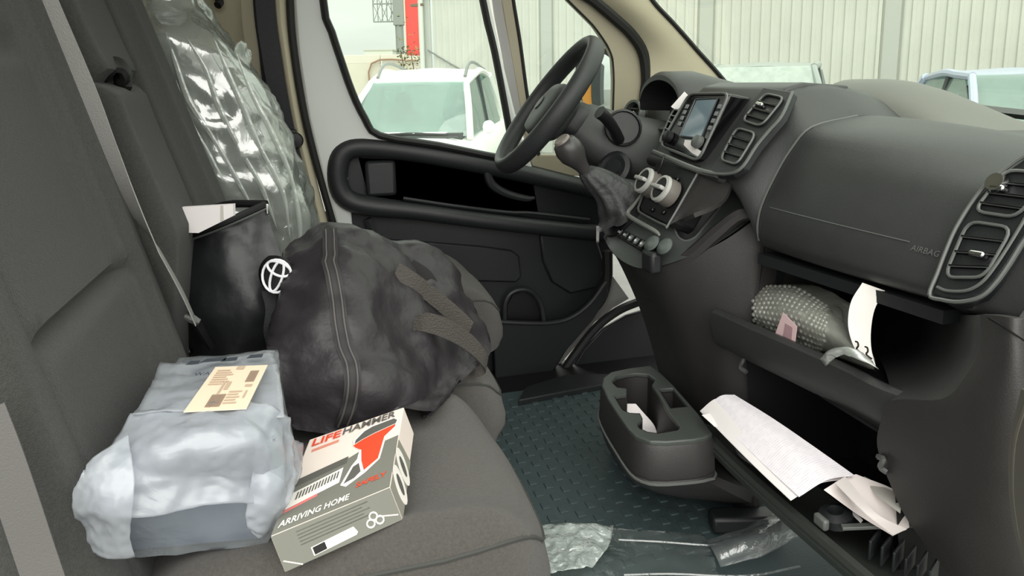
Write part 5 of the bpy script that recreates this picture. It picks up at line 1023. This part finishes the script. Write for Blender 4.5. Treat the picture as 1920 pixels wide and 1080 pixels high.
fold([[A(470, 830, Z=.645), A(510, 825, Z=.63), A(550, 835, Z=.60)], [A(470, 900, Z=.60), A(515, 905, Z=.59), A(545, 905, Z=.57)], [A(468, 960, Z=.555), A(500, 965, Z=.55), A(525, 960, Z=.54)], [A(478, 1000, Z=.52), A(490, 995, Z=.52), A(505, 985, Z=.52)]], .008, 13)
lab = mat('label_cream', (228, 208, 184), .7)
LP = [A(x, y, Z=zt+.033) for x, y in [(404, 688), (502, 684), (462, 766), (344, 772)]]
prism('shipping_label', LP, (0, 0, -.001), lab, pk, smooth=False)
lu, lv_ = LP[1]-LP[0], LP[3]-LP[0]
def lq(u0, u1, v0, v1, m, nm='label_print'):
    f = lambda u, v: (LP[0]*(1-u)+LP[1]*u)*(1-v)+(LP[3]*(1-u)+LP[2]*u)*v+np.array([0, 0, .0006])
    return prism(nm, [f(u0, v0), f(u1, v0), f(u1, v1), f(u0, v1)], (0, 0, .0003), m, pk, smooth=False)
pr1 = mat('label_ink', (186, 164, 142), .8); pr2 = mat('label_ink_dark', (150, 128, 112), .8)
for k in range(9): lq(.74+.018*k*1.0, .75+.018*k, .15, .42, pr2, 'barcode_bar')
for k in range(11): lq(.30+.022*k, .313+.022*k, .68, .94, pr2, 'barcode_bar')
for r_ in ((.44, .58, .02, .10), (.36, .40, .40, .66), (.43, .50, .40, .58), (.78, .9, .48, .53), (.84, .87, .62, .78)): lq(*r_, pr1)
for k in range(7): lq(.10, .34+.05*(k % 3), .10+.055*k, .125+.055*k, pr1, 'label_text_line')
for k in range(5): lq(.56, .78-.04*(k % 2), .62+.06*k, .645+.06*k, pr1, 'label_text_line')
inkd = mat('bag_ink', (52, 58, 66), .7)
bx_ = unit(T4[1]-T4[0]); by_ = unit(np.cross((0, 0, 1), bx_))
text('bag_lettering', 'WARNING', A(362, 706, Z=zt+.032), bx_, by_, .016, inkd, pk, width=.055)
for x, y, s_ in ((362, 680, .008), (400, 675, .016), (430, 674, .010), (478, 668, .010)):
    c = A(x, y, Z=zt+.032); prism('bag_symbol', [c+bx_*s_*a+by_*.006*b for a, b in ((-1, -1), (1, -1), (1, 1), (-.6, 1))], (0, 0, .0004), inkd, pk, smooth=False)
prism('red_mark', [A(x, y, Z=z) for x, y, z in [(508, 824, .625), (522, 820, .62), (534, 845, .60), (524, 848, .605)]], (.002, -.001, .0), mat('red_print', (226, 110, 104), .7), pk, smooth=False)
# ---------------------------------------------------------------- carton box with printed hammer
hx = thing('hammer_box', 'white and grey printed carton with red safety hammer picture', 'box', A(640, 980, Z=.49))
zb_ = .548
H1, H2, H3 = A(580, 824, Z=zb_), A(757, 763, Z=zb_+.004), A(731, 914, Z=zb_-.004)
H4 = H1+H3-H2
dn = np.array([.013, -.008, -.042]); cart = mat('carton_white', (232, 218, 210), .6); cgrey = mat('carton_grey', (116, 116, 108), .6); cred = mat('print_red', (228, 72, 40), .6); cdark = mat('print_dark', (92, 90, 86), .6); cwh = mat('print_white', (240, 234, 228), .6)
K = [H1, H2, H3, H4]; 
M('carton', K+[p+dn for p in K], [(0, 1, 2, 3), (4, 5, 6, 7), (0, 1, 5, 4), (1, 2, 6, 5), (2, 3, 7, 6), (3, 0, 4, 7)], cart, hx, smooth=False, bevel=.0015)
hn = unit(np.cross(H2-H1, H4-H1)); hn = hn if hn[2] > 0 else -hn
tp = lambda u, v, l=.0006: (H1*(1-u)+H2*u)*(1-v)+(H4*(1-u)+H3*u)*v+hn*l
def tq(nm, uv, m, l=.0007): return prism(nm, [tp(u, v, l) for u, v in uv], hn*.0003, m, hx, smooth=False)
fn = unit(np.cross(H3-H4, dn)); fn = fn if fn @ (CAM-H3) > 0 else -fn
fp_ = lambda u, w, l=.0006: (H4*(1-u)+H3*u)+dn*w+fn*l
rn = unit(np.cross(H3-H2, dn)); rn = rn if rn @ (CAM-H3) > 0 else -rn
rp_ = lambda u, w, l=.0006: (H2*(1-u)+H3*u)+dn*w+rn*l
hxu, hxv = unit(H2-H1), unit(H1-H4)
tq('grey_field', [(0, .52), (.52, .46), (.60, .43), (.995, .40), (.995, .995), (.005, .995)], cgrey, .0005)
tq('dark_stripe', [(0.02, .50), (.5, .44), (.5, .52), (.02, .58)], cdark, .0007)
prism('front_field', [fp_(.004, .0), fp_(.996, .0), fp_(.996, .98), fp_(.004, .98)], fn*.0003, cgrey, hx, smooth=False)
prism('side_field', [rp_(.45, .02), rp_(.995, .02), rp_(.995, .98), rp_(.38, .98)], rn*.0003, mat('carton_side_grey', (140, 138, 128), .6), hx, smooth=False)
Wt = np.linalg.norm(H2-H1)
text('brand_lettering', 'LIFE', tp(.06, .125), hxu, hxv, .026, cred, hx, lift=.001, bold=.02, width=Wt*.28)
text('brand_lettering', 'HAMMER', tp(.36, .115), hxu, hxv, .026, cdark, hx, lift=.001, bold=.02, width=Wt*.56)
tq('tag_line', [(.08, .17), (.34, .16), (.34, .19), (.08, .20)], mat('tag_line_red', (220, 140, 120), .6))
# hammer picture: grey head, red body, white keyline, cord hook
tq('hammer_outline', [(.50, .25), (.58, .16), (.66, .13), (.92, .12), (.97, .17), (.96, .26), (.86, .36), (.84, .62), (.72, .72), (.56, .80), (.50, .76), (.56, .58), (.60, .52), (.60, .40), (.53, .34)], cwh, .0009)
tq('hammer_head', [(.53, .26), (.60, .18), (.68, .15), (.91, .14), (.95, .18), (.94, .22), (.72, .25), (.60, .28), (.53, .31)], cdark, .0012)
tq('hammer_body', [(.52, .325), (.60, .29), (.72, .26), (.94, .23), (.94, .26), (.84, .35), (.82, .61), (.70, .69), (.65, .56), (.62, .42), (.55, .36)], cred, .0012)
tq('hammer_blade', [(.53, .76), (.58, .60), (.63, .58), (.67, .69), (.62, .74)], cdark, .0012)
tq('price_sticker', [(.04, .64), (.48, .56), (.48, .72), (.04, .79)], cwh, .0009)
for k in range(14): tq('barcode_bar', [(.10+.026*k, .655-.0048*k), (.113+.026*k, .652-.0048*k), (.113+.026*k, .725-.0048*k), (.10+.026*k, .728-.0048*k)], cdark, .0012)
tq('sticker_red_band', [(.02, .80), (.30, .75), (.30, .775), (.02, .825)], mat('sticker_pink', (224, 120, 118), .6), .0009)
text('slogan_lettering', 'ARRIVING HOME', tp(.04, .955), hxu, hxv, .017, cwh, hx, lift=.001, bold=.02, width=Wt*.58)
text('slogan_lettering', 'SAFELY', tp(.66, .86), hxu, hxv, .015, cred, hx, lift=.001, bold=.02, width=Wt*.28)
fu, fd = unit(H3-H4), unit(dn)
for k in range(5): prism('small_print_line', [fp_(.18, .12+.09*k), fp_(.78-.06*(k % 2), .10+.09*k), fp_(.78-.06*(k % 2), .135+.09*k), fp_(.18, .155+.09*k)], fn*.0003, mat('small_print', (152, 150, 142), .6), hx, smooth=False)
prism('info_panel', [fp_(.24, .66, .0009), fp_(.60, .60, .0009), fp_(.62, .78, .0009), fp_(.60, .84, .0009), fp_(.24, .90, .0009)], fn*.0003, cwh, hx, smooth=False)
prism('info_mark', [fp_(.25, .68, .0012), fp_(.35, .66, .0012), fp_(.35, .86, .0012), fp_(.25, .88, .0012)], fn*.0003, ink, hx, smooth=False)
for u_, w_ in ((.78, .56), (.74, .72), (.82, .72)):
    c = fp_(u_, w_, .001); tube('recycling_mark', [c+fu*.005*math.cos(t)-fd*.005*math.sin(t) for t in np.linspace(0, 2*math.pi, 10, endpoint=False)], .0011, cwh, hx, sub=1, closed=True, n=5)
for u_ in (.60, .80):
    c = rp_(u_, .52, .001); ru, rd_ = unit(H3-H2), unit(dn); prism('side_numeral', [c+ru*.020*math.cos(t)+rd_*.026*math.sin(t) for t in np.linspace(0, 2*math.pi, 18, endpoint=False)], rn*.0003, cwh, hx, smooth=False)
    prism('side_numeral_core', [c+rn*.0004+ru*.008*math.cos(t)+rd_*.015*math.sin(t) for t in np.linspace(0, 2*math.pi, 14, endpoint=False)], rn*.0003, cdark, hx, smooth=False)
for pts in ([fp_(.0, .98, .001), fp_(.10, .60, .001), fp_(.16, .75, .001)],): tube('carton_fold', [fp_(.02, .70, .0008), fp_(.14, .98, .0008)], .0009, cart, hx, n=5)
tube('carton_fold', [fp_(.98, .80, .0008), fp_(.80, .60, .0008)], .0009, cart, hx, n=5)
# ---------------------------------------------------------------- clear film on the floor at the front
ff = thing('floor_film', 'clear crinkled plastic film spread on the passenger footwell floor', 'plastic film', A(1150, 1040, Z=.02))
ffm = glassmat('floor_film', (.94, .96, .96), .08, haze=.06, hazecol=(210, 218, 214), rough=.15, bump=.5, bscale=16)
fold2 = patch([[A(1016, 1000, Z=.02), A(1060, 996, Z=.03), A(1130, 998, Z=.03), A(1220, 1004, Z=.025), A(1320, 1010, Z=.02)], [A(1012, 1030, Z=.02), A(1060, 1028, Z=.035), A(1130, 1030, Z=.02), A(1220, 1035, Z=.02), A(1330, 1035, Z=.02)], [A(1010, 1060, Z=.02), A(1060, 1062, Z=.03), A(1130, 1060, Z=.03), A(1220, 1062, Z=.02), A(1340, 1060, Z=.02)], [A(1008, 1110, Z=.02), A(1060, 1112, Z=.02), A(1130, 1110, Z=.03), A(1220, 1112, Z=.02), A(1350, 1100, Z=.02)]], 8, 8)
sheet('film_spread', crumple(fold2, .004, 22, 31, 3)+np.array([0, 0, .008]), .0006, ffm, ff, angle=180)
crm = glassmat('film_crinkle', (.95, .96, .96), .28, haze=.6, hazecol=(222, 232, 228), rough=.2, bump=.6, bscale=36)
sheet('film_crinkle', crumple(patch([[A(1016, 998, Z=.04), A(1070, 994, Z=.05), A(1150, 1000, Z=.045)], [A(1012, 1035, Z=.04), A(1075, 1035, Z=.05), A(1140, 1040, Z=.045)], [A(1008, 1090, Z=.04), A(1060, 1085, Z=.05), A(1110, 1075, Z=.045)]], 10, 12), .006, 34, 9, 3)+np.array([0, 0, .012]), .0006, crm, ff, angle=180)
ROLL = patch([[A(1325, 1016, Z=.03), A(1400, 990, Z=.06), A(1470, 955, Z=.06), A(1530, 940, Z=.06)], [A(1340, 1040, Z=.05), A(1415, 1010, Z=.08), A(1480, 975, Z=.085), A(1540, 960, Z=.08)], [A(1350, 1062, Z=.03), A(1430, 1040, Z=.05), A(1500, 1005, Z=.06), A(1560, 985, Z=.06)]], 8, 8)
sheet('film_roll', crumple(ROLL, .005, 18, 17, 3), .0006, glassmat('film_roll', (.92, .94, .94), .12, haze=.2, hazecol=(200, 204, 204), rough=.16, bump=.4, bscale=22), ff, angle=180)
for pts in ([(1160, 1012), (1240, 1016), (1320, 1022), (1345, 1020)], [(1170, 1078), (1260, 1076), (1400, 1080), (1500, 1062)]):
    tube('film_edge', [A(x, y, Z=.04) for x, y in pts], .0025, MATS['film_roll'], ff, n=5)
tag(box('sill_step', A(1396, 975, Z=.03), (.16, .05, .04), plastic_d, ax=(unit((.97, -.25, 0)), unit((.25, .97, 0)), (0, 0, 1)), bevel=.008), 'dark moulded step beside the film on the floor', 'step')
